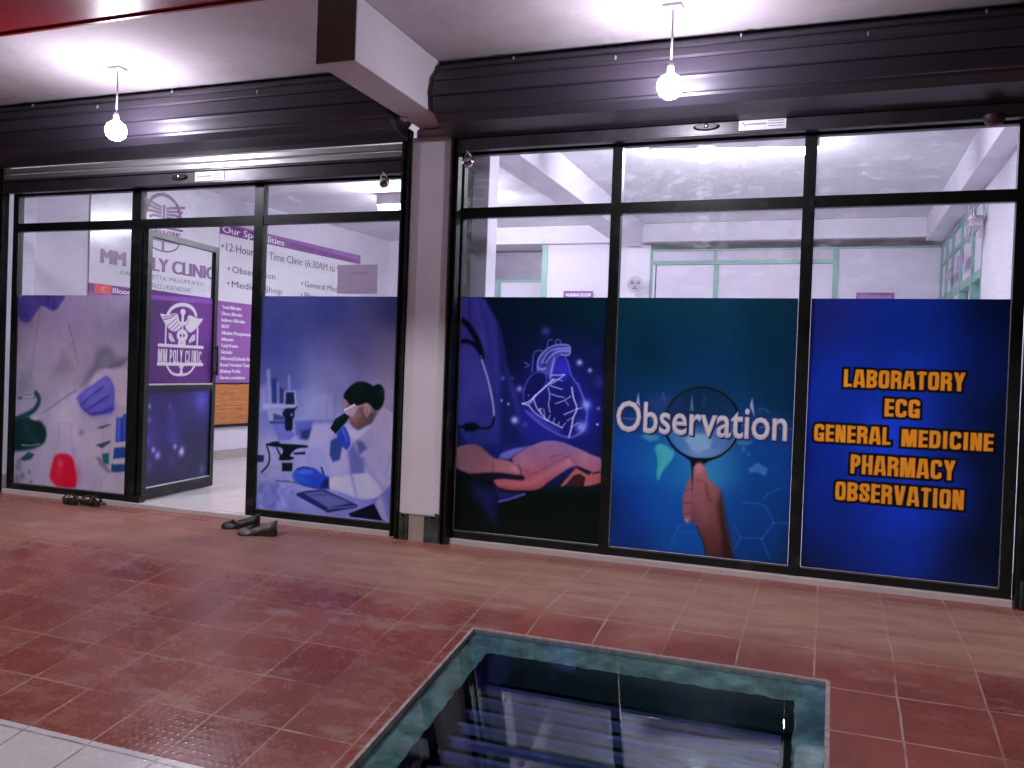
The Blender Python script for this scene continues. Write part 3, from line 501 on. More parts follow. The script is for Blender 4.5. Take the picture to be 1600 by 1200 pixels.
  ['P',[84,150,180],0.7,0.0099,[[-0.9945,0.7439],[-0.9192,0.7271],[-0.9206,0.7087],[-0.971,0.6921],[-1.0221,0.7174]]],
  ['P',[70,168,178],0.9,0.0071,[[-0.9426,0.655],[-0.921,0.6825],[-0.8841,0.6799],[-0.8195,0.6405],[-0.8452,0.5825],[-0.8854,0.5317],[-0.9123,0.459],[-0.9245,0.5005],[-0.9207,0.5857]]],
  ['P',[90,150,180],0.6,0.0094,[[-0.4767,0.7264],[-0.391,0.7317],[-0.3968,0.7109],[-0.4626,0.7054]]],
  ['P',[60,115,186],0.85,0.0067,[[-0.4033,0.5728],[-0.3536,0.6118],[-0.297,0.5806],[-0.3103,0.539],[-0.3579,0.5558],[-0.3972,0.5528]]],
  ['B',[60,115,186],0.7,0.0107,0.0107,[-0.4355,0.688]],
  ['B',[60,115,186],0.7,0.0107,0.0107,[-0.4045,0.6559]],
  ['B',[60,115,186],0.7,0.0107,0.0107,[-0.4349,0.6744]],
  ['B',[60,115,186],0.7,0.0106,0.0106,[-0.3596,0.5978]],
  ['P',[176,168,220],0.85,0.0043,[[-1.0647,0.8895],[-1.0501,0.977],[-1.036,0.8909]]],
  ['P',[176,168,220],0.85,0.0042,[[-0.7457,0.8841],[-0.7369,0.9765],[-0.721,0.8853]]],
  ['P',[176,168,220],0.85,0.004,[[-0.4105,0.9281],[-0.3985,0.9749],[-0.3819,0.8683]]],
  ['L',[104,112,176],0.6,0.0041,0.0024,[[-0.6725,0.9085],[-0.6638,1.0004],[-0.6555,0.9094]]],
  ['L',[104,112,176],0.6,0.0042,0.0025,[[-0.91,0.9464],[-0.9035,0.996],[-0.8921,0.9401]]],
  ['L',[104,112,176],0.6,0.004,0.0023,[[-0.365,0.9031],[-0.3332,0.925],[-0.3062,0.8993]]],
  ['L',[150,150,205],0.5,0.0036,0.0025,[[-1.1928,0.8171],[-1.1347,0.8252],[-1.1198,0.8167],[-0.7446,0.8214],[-0.5271,0.8195],[-0.3288,0.8115],[-0.1711,0.811]]],
  ['P',[14,30,54],0.45,0.0134,[[-0.4628,0.8278],[-0.8883,0.8044],[-0.8875,0.8324],[-0.883,0.8601],[-0.8748,0.887],[-0.8631,0.9126],[-0.8482,0.9366],[-0.8302,0.9584],[-0.8096,0.9776],[-0.7866,0.9941],[-0.7618,1.0074],[-0.7355,1.0174],[-0.7083,1.0239],[-0.6805,1.0268],[-0.6527,1.0261],[-0.6254,1.0218],[-0.5989,1.0141],[-0.5738,1.003],[-0.5505,0.9888],[-0.5292,0.9718],[-0.5105,0.9521],[-0.4945,0.9302],[-0.4816,0.9064],[-0.4719,0.8811],[-0.4656,0.8548],[-0.4628,0.8278]]],
  ['P',[122,140,192],0.45,0.0269,[[-0.467,0.8072],[-0.4702,0.7813],[-0.4767,0.756],[-0.4863,0.7316],[-0.499,0.7085],[-0.5145,0.6871],[-0.5326,0.6677],[-0.553,0.6507],[-0.5754,0.6363],[-0.5995,0.6248],[-0.6248,0.6164],[-0.651,0.6112],[-0.6777,0.6094],[-0.7043,0.6109],[-0.7306,0.6158],[-0.7559,0.624],[-0.78,0.6354],[-0.8024,0.6499],[-0.8227,0.6671],[-0.8406,0.6868],[-0.8557,0.7087],[-0.8678,0.7325],[-0.8767,0.7576],[-0.8822,0.7838]]],
  ['P',[128,160,190],0.8,0.0097,[[-0.7682,0.7153],[-0.7281,0.7512],[-0.6462,0.7574],[-0.6096,0.725],[-0.6226,0.6758],[-0.6759,0.6431],[-0.7243,0.6538]]],
  ['P',[134,132,196],0.5,0.0208,[[-0.7657,0.6525],[-0.5614,0.666],[-0.6136,0.6176],[-0.6676,0.6069],[-0.7228,0.6135]]],
  ['L',[6,14,24],1,0.0047,0.0067,[[-0.4628,0.8278],[-0.4635,0.8006],[-0.4677,0.7737],[-0.4754,0.7475],[-0.4864,0.7224],[-0.5006,0.6988],[-0.5178,0.6771],[-0.5376,0.6578],[-0.5597,0.6411],[-0.5839,0.6273],[-0.6096,0.6167],[-0.6365,0.6095],[-0.6642,0.6057],[-0.692,0.6056],[-0.7197,0.6091],[-0.7466,0.6161],[-0.7724,0.6267],[-0.7965,0.6405],[-0.8185,0.6574],[-0.8381,0.6772],[-0.8548,0.6994],[-0.8684,0.7236],[-0.8787,0.7495],[-0.8853,0.7766],[-0.8883,0.8044],[-0.8875,0.8324],[-0.883,0.8601],[-0.8748,0.887],[-0.8631,0.9126],[-0.8482,0.9366],[-0.8302,0.9584],[-0.8096,0.9776],[-0.7866,0.9941],[-0.7618,1.0074],[-0.7355,1.0174],[-0.7083,1.0239],[-0.6805,1.0268],[-0.6527,1.0261],[-0.6254,1.0218],[-0.5989,1.0141],[-0.5738,1.003],[-0.5505,0.9888],[-0.5292,0.9718],[-0.5105,0.9521],[-0.4945,0.9302],[-0.4816,0.9064],[-0.4719,0.8811],[-0.4656,0.8548],[-0.4628,0.8278]]],
  ['L',[150,150,140],0.8,0.0034,0.002,[[-0.4718,0.797],[-0.4745,0.779],[-0.4789,0.7612],[-0.4848,0.7439],[-0.4922,0.7271],[-0.5011,0.7111],[-0.5113,0.6958],[-0.5229,0.6815],[-0.5356,0.6682],[-0.5495,0.6561],[-0.5644,0.6453],[-0.5802,0.6358],[-0.5968,0.6277],[-0.6141,0.6212],[-0.6318,0.6162],[-0.6499,0.6128]]],
  ['L',[60,80,90],0.8,0.0035,0.0018,[[-0.8813,0.8813],[-0.8722,0.9038],[-0.8607,0.9252],[-0.8469,0.9452],[-0.831,0.9636],[-0.8131,0.9801],[-0.7936,0.9946],[-0.7726,1.0068],[-0.7505,1.0166],[-0.7275,1.024],[-0.7039,1.0288],[-0.68,1.031],[-0.656,1.0305],[-0.6324,1.0275],[-0.6093,1.0219],[-0.587,1.0138],[-0.5659,1.0034],[-0.5461,0.9907],[-0.5278,0.976],[-0.5114,0.9593]]],
  ['P',[5,12,20],1,0.0056,[[-0.7644,0.6176],[-0.7226,0.61],[-0.6068,0.618],[-0.5469,0.6394],[-0.6465,0.5896],[-0.6525,0.5698],[-0.6996,0.3713],[-0.718,0.3836],[-0.7217,0.5857]]],
  ['P',[138,82,96],1,0.0055,[[-0.7243,0.5122],[-0.7507,0.4438],[-0.7673,0.3724],[-0.7643,0.2956],[-0.7497,0.2396],[-0.7272,0.2305],[-0.7053,0.2521],[-0.712,0.3353],[-0.7154,0.4606]]],
  ['P',[156,94,104],1,0.0055,[[-0.7122,0.555],[-0.6942,0.5855],[-0.6599,0.5845],[-0.6401,0.5499],[-0.6254,0.5024],[-0.5805,0.4645],[-0.5509,0.4323],[-0.5343,0.351],[-0.5172,0.2561],[-0.4857,0.1354],[-0.4635,0.0449],[-0.617,0.0418],[-0.6353,0.1267],[-0.6785,0.2184],[-0.7087,0.2504],[-0.7172,0.3278],[-0.7147,0.4048],[-0.711,0.4888]],[76,40,42],[-0.679,0.547],[-0.5518,0.0732]],
  ['P',[38,22,20],0.85,0.0176,[[-0.5487,0.4256],[-0.5152,0.2563],[-0.4602,0.0453],[-0.5236,0.0417],[-0.5365,0.1991],[-0.5659,0.3482]]],
  ['B',[184,118,142],0.85,0.0234,0.0302,[-0.678,0.5575]],
  ['L',[90,40,50],0.5,0.0055,0.0034,[[-0.6903,0.4849],[-0.6561,0.4862]]],
  ['L',[84,38,48],0.7,0.0082,0.0041,[[-0.6362,0.4669],[-0.6254,0.3984],[-0.604,0.3726]]],
  ['L',[90,44,56],0.7,0.0055,0.0035,[[-0.7498,0.4215],[-0.7157,0.4327]]],
  ['L',[84,40,52],0.7,0.0056,0.0035,[[-0.7593,0.3437],[-0.7196,0.3556]]],
  ['L',[84,40,52],0.7,0.0056,0.0035,[[-0.7514,0.2842],[-0.7138,0.2932]]],
  ['B',[186,140,165],0.9,0.0111,0.0111,[-0.7362,0.2492]],
  ['L',[150,100,112],0.4,0.0344,0.0172,[[-0.6725,0.3805],[-0.6268,0.2596]]],
  ['L',[30,16,18],0.6,0.0083,0.0041,[[-0.6785,0.2164],[-0.6353,0.1267],[-0.6187,0.0521]]],
  ['L',[60,122,200],0.45,0.0054,0.003,[[-0.4366,0.3768],[-0.3446,0.3814]]],
  ['L',[60,122,200],0.45,0.0053,0.003,[[-0.3446,0.3814],[-0.2983,0.3651]]],
  ['L',[60,122,200],0.45,0.0053,0.003,[[-0.2983,0.3651],[-0.2549,0.2798]]],
  ['L',[60,122,200],0.45,0.0053,0.003,[[-0.2549,0.2798],[-0.3161,0.187]]],
  ['L',[60,122,200],0.45,0.0053,0.003,[[-0.3161,0.187],[-0.4289,0.179]]],
  ['L',[60,122,200],0.45,0.0054,0.003,[[-0.4289,0.179],[-0.4714,0.2468]]],
  ['L',[60,122,200],0.45,0.0053,0.003,[[-0.2548,0.2778],[-0.1793,0.285]]],
  ['L',[60,122,200],0.45,0.0053,0.003,[[-0.316,0.1836],[-0.2676,0.0768]]],
  ['L',[60,122,200],0.45,0.0056,0.0031,[[-0.8212,0.1075],[-0.7834,0.2132]]],
  ['L',[60,122,200],0.45,0.0056,0.0031,[[-0.7834,0.2132],[-0.6772,0.2374]]],
  ['L',[60,122,200],0.45,0.0056,0.0031,[[-0.7822,0.1817],[-0.6785,0.1815]]],
  ['L',[60,122,200],0.45,0.0054,0.003,[[-0.432,0.1752],[-0.4721,0.0955]]],
  ['L',[60,122,200],0.45,0.0053,0.003,[[-0.3129,0.4046],[-0.2948,0.44]]],
  ['L',[60,122,200],0.45,0.0053,0.003,[[-0.2948,0.44],[-0.2189,0.48]]],
 ],
 'services': [
  ['F',[[-0.0291,1.4907,[24,32,104]],[0.4214,1.4262,[16,40,132]],[0.8236,1.4975,[4,16,50]],[0.4321,1.154,[18,46,156]],[0.3221,0.7718,[26,58,196]],[0.0231,0.9995,[14,40,142]],[-0.0652,0.7121,[12,34,124]],[-0.0403,0.0752,[8,22,70]],[0.4306,0.4022,[20,52,182]],[0.44,0.1633,[14,44,150]],[0.052,0.262,[12,34,120]],[0.7662,1.0989,[6,22,78]],[0.8111,0.7028,[3,12,40]],[0.8148,0.2376,[2,10,22]],[0.877,0.5091,[2,10,24]],[0.8733,0.9712,[3,13,40]],[0.6087,0.5536,[14,40,140]],[0.6859,0.1229,[5,20,64]]]],
 ],
 'logo': [
  ['F',[[0.1069,1.4612,[70,38,98]],[0.7786,1.5154,[104,48,132]],[0.1319,0.9295,[76,38,102]],[0.8099,0.9299,[84,40,110]],[0.4392,1.2344,[88,42,114]]]],
  ['P',[128,72,166],0.9,0.0042,[[-0.0247,1.5475],[0.8719,1.5893],[0.8852,1.5502],[-0.0232,1.5146]]],
  ['L',[222,204,232],1,0.0053,0.0152,[[0.282,1.4266],[0.3225,1.4691],[0.3884,1.499],[0.4662,1.5126],[0.5466,1.5109],[0.6197,1.4866],[0.6555,1.4388]]],
  ['P',[222,204,232],1,0.0052,[[0.1758,1.4216],[0.2684,1.4169],[0.401,1.4412],[0.4205,1.4013],[0.4389,1.3671],[0.46,1.3417],[0.4367,1.3137],[0.3698,1.2877],[0.3118,1.2998],[0.2536,1.3381],[0.2144,1.3815]]],
  ['P',[222,204,232],1,0.0059,[[0.7605,1.4215],[0.6863,1.4134],[0.5504,1.4373],[0.5322,1.397],[0.5025,1.3472],[0.5262,1.3157],[0.5785,1.2884],[0.6491,1.3225],[0.715,1.3723]]],
  ['L',[92,44,118],1,0.0037,0.0034,[[0.2285,1.3767],[0.3074,1.3907],[0.3917,1.4317]]],
  ['L',[92,44,118],0.85,0.0038,0.003,[[0.2728,1.3277],[0.3374,1.3607],[0.3933,1.3995]]],
  ['L',[92,44,118],0.85,0.0038,0.0031,[[0.3116,1.3038],[0.3577,1.3386],[0.4139,1.3773]]],
  ['L',[92,44,118],0.85,0.0039,0.0031,[[0.3503,1.2943],[0.3968,1.3291],[0.4346,1.355]]],
  ['L',[92,44,118],0.85,0.0037,0.003,[[0.2229,1.3964],[0.2972,1.4045],[0.3534,1.426]]],
  ['L',[92,44,118],0.85,0.004,0.0032,[[0.5048,1.3414],[0.5438,1.3677],[0.5619,1.411]]],
  ['B',[222,204,232],1,0.0008,0.0008,[0.4742,1.4526]],
  ['P',[222,204,232],1,0.0048,[[0.5101,1.4553],[0.5075,1.4449],[0.4991,1.4358],[0.4865,1.4297],[0.4718,1.4276],[0.4575,1.4297],[0.4462,1.4358],[0.4398,1.4448],[0.4392,1.4551],[0.4447,1.4649],[0.4553,1.4727],[0.4691,1.477],[0.484,1.4771],[0.4971,1.473],[0.5064,1.4653],[0.5101,1.4554]]],
  ['L',[222,204,232],1,0.0048,0.0159,[[0.4754,1.4289],[0.4731,1.3752]]],
  ['P',[222,204,232],1,0.0047,[[0.4188,1.3765],[0.4734,1.3693],[0.5379,1.3842],[0.5045,1.3474],[0.455,1.3414]]],
  ['L',[222,204,232],1,0.0048,0.0177,[[0.5297,1.2679],[0.5272,1.2569],[0.5189,1.2468],[0.5057,1.2387],[0.4891,1.2336],[0.4709,1.2319],[0.4531,1.2338],[0.4376,1.239],[0.4261,1.2471],[0.4197,1.2571],[0.4191,1.268],[0.4244,1.2785],[0.435,1.2877],[0.4499,1.2944],[0.4674,1.2981],[0.4856,1.2982],[0.5027,1.2947],[0.5167,1.288],[0.526,1.2787],[0.5297,1.268]]],
  ['L',[222,204,232],1,0.0048,0.0144,[[0.5096,1.2071],[0.5068,1.1988],[0.4978,1.1916],[0.4844,1.1869],[0.4689,1.1854],[0.4539,1.1874],[0.4421,1.1926],[0.4354,1.2],[0.4349,1.2083],[0.4408,1.2162],[0.4521,1.2223],[0.4667,1.2255],[0.4824,1.2253],[0.4962,1.2217],[0.5059,1.2153],[0.5096,1.2072]]],
  ['L',[222,204,232],0.9,0.0048,0.0103,[[0.4746,1.3456],[0.4748,1.1849]]],
  ['L',[222,204,232],1,0.0045,0.0098,[[0.2613,1.3328],[0.2611,1.1816]]],
  ['L',[222,204,232],1,0.005,0.0108,[[0.6821,1.3335],[0.6814,1.1852]]],
  ['P',[222,204,232],1,0.0046,[[0.2958,1.2798],[0.3322,1.2729],[0.3852,1.211],[0.3353,1.2089],[0.3007,1.2365]]],
  ['P',[222,204,232],1,0.005,[[0.651,1.286],[0.61,1.2749],[0.5631,1.2304],[0.5705,1.2035],[0.6483,1.2371]]],
  ['L',[92,44,118],0.8,0.003,0.0027,[[0.3038,1.2715],[0.3639,1.213]]],
  ['L',[92,44,118],0.8,0.0033,0.0029,[[0.643,1.2795],[0.5774,1.2099]]],
  ['L',[222,204,232],1,0.0044,0.0126,[[0.1783,1.1785],[0.7626,1.1801]]],
  ['L',[222,204,232],1,0.0044,0.0126,[[0.176,1.0342],[0.7648,1.0387]]],
  ['L',[222,204,232],1,0.0046,0.0099,[[0.2857,1.0226],[0.3375,0.9696],[0.3981,0.9512],[0.5246,0.9516],[0.5968,0.9713],[0.6561,1.0279]]],
  ['P',[222,204,232],1,0.0047,[[0.4364,1.0248],[0.5108,1.0258],[0.4874,0.9945],[0.4993,0.9557],[0.4497,0.9555],[0.4626,0.9942]]],
 ],
 'bokeh': [
  ['F',[[0.1388,0.7836,[44,40,100]],[0.8185,0.7691,[56,50,120]],[0.1572,0.3925,[44,38,100]],[0.6577,0.3526,[34,32,72]],[0.1711,0.0973,[34,34,70]],[0.8532,0.121,[32,36,64]]]],
  ['B',[84,78,186],0.9,0.0862,0.0862,[0.7697,0.7393]],
  ['B',[150,140,210],0.8,0.0231,0.0231,[0.0875,0.7121]],
  ['B',[130,110,210],0.9,0.027,0.027,[0.0923,0.6075]],
  ['B',[100,90,180],0.7,0.0245,0.0245,[0.3428,0.7038]],
  ['B',[66,54,140],0.8,0.062,0.062,[0.3724,0.6174]],
  ['B',[80,64,170],0.8,0.0539,0.0539,[0.3801,0.4614]],
  ['B',[185,176,245],1,0.0229,0.0229,[0.4224,0.3833]],
  ['B',[192,184,252],1,0.0363,0.0363,[0.5108,0.3367]],
  ['B',[170,160,240],1,0.0235,0.0235,[0.1502,0.379]],
  ['B',[160,150,236],1,0.0317,0.0317,[0.2052,0.3319]],
  ['B',[96,80,190],0.9,0.0463,0.0463,[0.0883,0.4437]],
  ['B',[64,54,118],0.7,0.0582,0.0582,[0.3897,0.2657]],
  ['B',[84,84,136],0.8,0.041,0.041,[0.8004,0.1604]],
  ['B',[58,48,130],0.6,0.118,0.118,[0.1312,0.5306]],
  ['B',[56,46,128],0.6,0.1051,0.1051,[0.4175,0.4823]],
  ['B',[70,60,130],0.7,0.0388,0.0388,[0.1088,0.2551]],
 ],
}


def seg_dist(U, V, a, b):
    ax, ay = a; bx, by = b; dx, dy = bx-ax, by-ay; L = dx*dx+dy*dy+1e-12
    t = np.clip(((U-ax)*dx+(V-ay)*dy)/L, 0, 1)
    return np.hypot(U-ax-t*dx, V-ay-t*dy)
def smooth_closed(pts, it=1):
    for _ in range(it):
        q = []
        for i in range(len(pts)):
            a, b = pts[i], pts[(i+1) % len(pts)]
            q += [(a[0]*.8+b[0]*.2, a[1]*.8+b[1]*.2), (a[0]*.2+b[0]*.8, a[1]*.2+b[1]*.8)]
        pts = q
    return pts
def smooth_open(pts, it=2):
    for _ in range(it):
        if len(pts) < 3: return pts
        q = [pts[0]]
        for a, b in zip(pts, pts[1:]): q += [(a[0]*.75+b[0]*.25, a[1]*.75+b[1]*.25), (a[0]*.25+b[0]*.75, a[1]*.25+b[1]*.75)]
        pts = q + [pts[-1]]
    return pts
def paint(ops, U, V):
    sh = U.shape; C = np.zeros(sh + (3,))
    def window(pts, pad):
        x = [p[0] for p in pts]; y = [p[1] for p in pts]
        i = np.where((V[:,0] > min(y)-pad) & (V[:,0] < max(y)+pad))[0]; j = np.where((U[0] > min(x)-pad) & (U[0] < max(x)+pad))[0]
        if len(i) == 0 or len(j) == 0: return None
        return slice(i[0], i[-1]+1), slice(j[0], j[-1]+1)
    def over(win, al, col):
        C[win] = C[win]*(1-al[..., None]) + col*al[..., None]
    for o in ops:
        if o[0] == 'F':
            W = np.zeros(sh); S = np.zeros(sh+(3,))
            for x, y, c in o[1]:
                k = 1.0/(((U-x)**2+(V-y)**2)+.015)**1.6; W += k; S += k[..., None]*np.array(c, float)
            C[:] = S/W[..., None]
        elif o[0] == 'P':
            pts = [tuple(p) for p in o[4]]
            if len(pts) >= 8: pts = smooth_closed(pts)
            soft = max(o[3]*1.5, .003); win = window(pts, soft*1.5)
            if win is None: continue
            u, v = U[win], V[win]; ins = np.zeros(u.shape, bool); d = np.full(u.shape, 9.)
            for a, b in zip(pts, pts[1:]+pts[:1]):
                d = np.minimum(d, seg_dist(u, v, a, b))
                if a[1] != b[1]: ins ^= ((a[1] > v) != (b[1] > v)) & (u < (b[0]-a[0])*(v-a[1])/(b[1]-a[1])+a[0])
            t = np.clip(np.where(ins, d, -d)/soft*.5+.5, 0, 1); al = t*t*(3-2*t)*o[2]
            col = np.array(o[1], float)
            if len(o) > 5:
                a, b = np.array(o[6]), np.array(o[7]); dd = b-a
                g = np.clip(((u-a[0])*dd[0]+(v-a[1])*dd[1])/(dd@dd), 0, 1)[..., None]; col = col*(1-g)+np.array(o[5], float)*g
            over(win, al, col)
        elif o[0] == 'L':
            pts = smooth_open([tuple(p) for p in o[5]]); soft = max(o[3]*1.3, .0022); hw = o[4]; win = window(pts, soft+hw)
            if win is None: continue
            u, v = U[win], V[win]; d = np.full(u.shape, 9.)
            for a, b in zip(pts, pts[1:]): d = np.minimum(d, seg_dist(u, v, a, b))
            t = np.clip((hw-d)/soft*.5+.5, 0, 1); over(win, t*t*(3-2*t)*o[2]*min(1, hw/.0012), np.array(o[1], float))
        elif o[0] == 'B':
            win = window([o[5]], 2.6*max(o[3], o[4]))
            if win is None: continue
            u, v = U[win], V[win]; over(win, np.exp(-((u-o[5][0])/o[3])**2-((v-o[5][1])/o[4])**2)*o[2], np.array(o[1], float))
    # mottling of a printed photograph
    rs = np.random.RandomState(len(ops)); m = np.zeros(sh)
    for n, a in ((5, .05), (11, .03), (26, .018), (60, .016)):
        g = rs.uniform(-1, 1, (n+2, n+2)); y = np.linspace(0, n, sh[0]); x = np.linspace(0, n, sh[1]); i = y.astype(int); j = x.astype(int); fy = (y-i)[:, None]; fx = (x-j)[None]
        fy = fy*fy*(3-2*fy); fx = fx*fx*(3-2*fx); i = i[:, None]; j = j[None]
        m += a*((g[i,j]*(1-fx)+g[i,j+1]*fx)*(1-fy) + (g[i+1,j]*(1-fx)+g[i+1,j+1]*fx)*fy)
    C *= (1+m)[..., None]
    return C
def glyph(ch):
    l, r_, b, t = .19, .81, .11, .89; c = .30
    ring = [(.5,t),(.68,t),(r_,1-c*.45),(r_,c*.45),(.68,b),(.32,b),(l,c*.45),(l,1-c*.45),(.32,t),(.5,t)]
    st = lambda x: [(x,-.4),(x,1.4)]
    G = {'A': (.60,[[(.41,1.25),(.10,-.25)],[(.59,1.25),(.90,-.25)],[(.3,.25),(.7,.25)]]),
     'B': (.54,[st(l),[(l,t),(.6,t),(r_,.84),(r_,.66),(.6,.54),(l,.52)],[(l,.5),(.62,.5),(r_,.36),(r_,.16),(.62,b),(l,b)]]),
     'C': (.54,[[(r_,.74),(r_,.84),(.68,t),(.32,t),(l,.84),(l,.16),(.32,b),(.68,b),(r_,.16),(r_,.26)]]),
     'D': (.54,[st(l),[(l,t),(.6,t),(r_,.82),(r_,.18),(.6,b),(l,b)]]),
     'E': (.44,[st(l+.04),[(l,b),(1.3,b)],[(l,.5),(.92,.5)],[(l,t),(1.3,t)]]),
     'G': (.54,[[(r_,.76),(r_,.84),(.68,t),(.32,t),(l,.84),(l,.16),(.32,b),(.60,b),(r_,.2),(r_,.42)],[(.6,.40),(1.0,.40)],[(r_,.4),(r_,-.3)]]),
     'H': (.54,[st(l),st(r_),[(l,.5),(r_,.5)]]), 'I': (.27,[st(.5)]), 'L': (.42,[st(l+.05),[(l,b),(1.3,b)]]),
     'M': (.74,[st(.14),st(.86),[(.22,1.2),(.5,-.05)],[(.78,1.2),(.5,-.05)]]), 'N': (.54,[st(l),st(r_),[(l,1.15),(r_,-.15)]]),
     'O': (.54,[ring]), 'P': (.50,[st(l+.02),[(l,t),(.62,t),(r_,.82),(r_,.60),(.62,.46),(l,.44)]]),
     'R': (.54,[st(l),[(l,t),(.62,t),(r_,.84),(r_,.64),(.62,.5),(l,.48)],[(.5,.5),(r_,.40),(r_,-.4)]]),
     'S': (.52,[[(r_,.66),(r_,.86),(.66,t),(.34,t),(l,.84),(l,.68),(.38,.56),(.62,.46),(r_,.34),(r_,.16),(.66,b),(.34,b),(l,.14),(l,.34)]]),
     'T': (.48,[st(.5),[(-.3,t),(1.3,t)]]), 'V': (.58,[[(.12,1.25),(.5,-.15)],[(.88,1.25),(.5,-.15)]]), 'Y': (.56,[[(.08,1.2),(.5,.42)],[(.92,1.2),(.5,.42)],[(.5,.5),(.5,-.4)]])}
    return G[ch]
def words(C, U, V, text, u0, u1, v0, cap, col, edge=None, hw=.105, gap=.07):
    ws = [(.22 if ch == ' ' else glyph(ch)[0]) for ch in text]; tot = sum(ws) + gap*(len(text)-1); k = (u1-u0)/tot
    x = u0; ins = np.full(U.shape, -9.0); px = abs(U[0,1]-U[0,0])
    i = np.where((V[:,0] > v0-.03) & (V[:,0] < v0+cap+.03))[0]; sl = slice(i[0], i[-1]+1); u, v = U[sl], V[sl]; best = np.full(u.shape, -9.0)
    for ch, w_ in zip(text, ws):
        if ch != ' ':
            W_ = w_*k; j = np.where((u[0] > x-.03) & (u[0] < x+W_+.03))[0]; uu, vv_ = u[:, j[0]:j[-1]+1], v[:, j[0]:j[-1]+1]
            d = np.full(uu.shape, 9.0)
            for path in glyph(ch)[1]:
                P = [(x+p[0]*W_, v0+p[1]*cap) for p in (smooth_open(path, 2) if len(path) > 3 else path)]
                flat = len(path) == 2 and path[0][1] == path[1][1]
                for a, b_ in zip(P, P[1:]): d = np.minimum(d, seg_dist(uu, vv_, a, b_) + (hw*.2*k if flat else 0))
            s_ = np.minimum(hw*k - d, np.minimum(np.minimum(uu-x, x+W_-uu), np.minimum(vv_-v0, v0+cap-vv_)))
            best[:, j[0]:j[-1]+1] = np.maximum(best[:, j[0]:j[-1]+1], s_)
        x += (w_+gap)*k
    for c_, off in (((edge, .012) if edge else None), (col, 0.0)) if edge else ((col, 0.0),):
        al = np.clip((best+off)/px*.7+.5, 0, 1)[..., None]; C[sl] = C[sl]*(1-al) + np.array(c_, float)*al
def film_mat(name, rough=.32):
    m, nt, b = nodes(name)
    a = N(nt, 'ShaderNodeAttribute'); a.attribute_name = 'ink'; v = objvec(nt)
    g = ramp(nt, noise(nt, v, 5, 6, .6), [(.3,(.94,)*3),(.7,(1,1,1))])
    nt.links.new(mix(nt, 1.0, a.outputs['Color'], g, 'MULTIPLY'), b.inputs['Base Color'])
    tl = N(nt, 'ShaderNodeBsdfTranslucent'); nt.links.new(a.outputs['Color'], tl.inputs[0]); mx = N(nt, 'ShaderNodeMixShader'); mx.inputs[0].default_value = .3
    nt.links.new(b.outputs[0], mx.inputs[1]); nt.links.new(tl.outputs[0], mx.inputs[2]); nt.links.new(mx.outputs[0], nt.nodes['Material Output'].inputs[0])
    b.inputs['Roughness'].default_value = rough; b.inputs['Specular IOR Level'].default_value = .35
    bp = N(nt, 'ShaderNodeBump'); bp.inputs['Strength'].default_value = .04; bp.inputs['Distance'].default_value = .01
    nt.links.new(noise(nt, v, 7, 3), bp.inputs['Height']); nt.links.new(bp.outputs[0], b.inputs['Normal'])
    return m
def film(name, ops, u0, u1, v0, v1, fn, mat, parent, step=.0042, seed=1, dens=1.0, text=()):
    nu, nv = int((u1-u0)/step)+2, int((v1-v0)/step)+2
    U, V = np.meshgrid(np.linspace(u0, u1, nu), np.linspace(v0, v1, nv))
    C = paint(ops, U, V)
    for a in text: words(C, U, V, *a)
    C += np.random.RandomState(seed).normal(0, 1.2, C.shape[:2])[..., None]
    c = np.clip(C/255., 0, 1); L = np.where(c <= .04045, c/12.92, ((c+.055)/1.055)**2.4)
    L = np.clip(L/np.array(INK)*dens, 0, .9)
    o0 = org(parent)
    P = np.array([[Vector(fn(u, v))-o0 for u, v in ((u0,v0),(u1,v0),(u0,v1))]])[0]
    S = ((U-u0)/(u1-u0)).ravel()[:,None]; T = ((V-v0)/(v1-v0)).ravel()[:,None]
    co = P[0] + S*(P[1]-P[0]) + T*(P[2]-P[0])
    idx = np.arange(nu*nv).reshape(nv, nu); q = np.stack([idx[:-1,:-1], idx[:-1,1:], idx[1:,1:], idx[1:,:-1]], -1).reshape(-1,4)
    me = bpy.data.meshes.new(name); me.vertices.add(nu*nv); me.vertices.foreach_set('co', co.ravel().astype(np.float32))
    me.loops.add(q.size); me.loops.foreach_set('vertex_index', q.ravel().astype(np.int32))
    me.polygons.add(len(q)); me.polygons.foreach_set('loop_start', (np.arange(len(q))*4).astype(np.int32))
    me.update(calc_edges=True)
    at = me.color_attributes.new('ink', 'FLOAT_COLOR', 'POINT')
    at.data.foreach_set('color', np.concatenate([L.reshape(-1,3), np.ones((nu*nv,1))], 1).ravel().astype(np.float32))
    me.materials.append(mat); me.validate()
    o = bpy.data.objects.new(name, me); COL.objects.link(o); o.parent = parent
    return o
def ink(c): return tuple(min(.9, a/b) for a, b in zip(lin(c), INK))

# ------------------------------------------------------------------ materials
M_ceil = pbr('ceiling_paint', (.60,.54,.59), .8, var=.09, scale=1.3, bump=.3, bscale=18, dirt=(.36,.30,.33), dirt_lo=.52, dirt_hi=.85)
M_beam = pbr('beam_paint', (.64,.60,.66), .75, var=.05, scale=2, bump=.15, bscale=30)
M_redglow = pbr('red_glow_tone', (.30,.012,.020), .35, var=.12, scale=3, bump=.1)
M_pillar = pbr('pillar_plaster', (.80,.76,.87), .7, var=.04, scale=3, bump=.12, bscale=40, dirt=(.30,.27,.30), dirt_lo=.62, dirt_hi=.78)
M_grime_shade = pbr('grime_and_gap_shade', (.055,.065,.06), .85, var=.5, scale=12, bump=.7, bscale=50, dirt=(.22,.22,.21), dirt_lo=.6, dirt_hi=.75)
M_plinth = pbr('plinth_tile', (.42,.36,.33), .4, var=.08, scale=5)
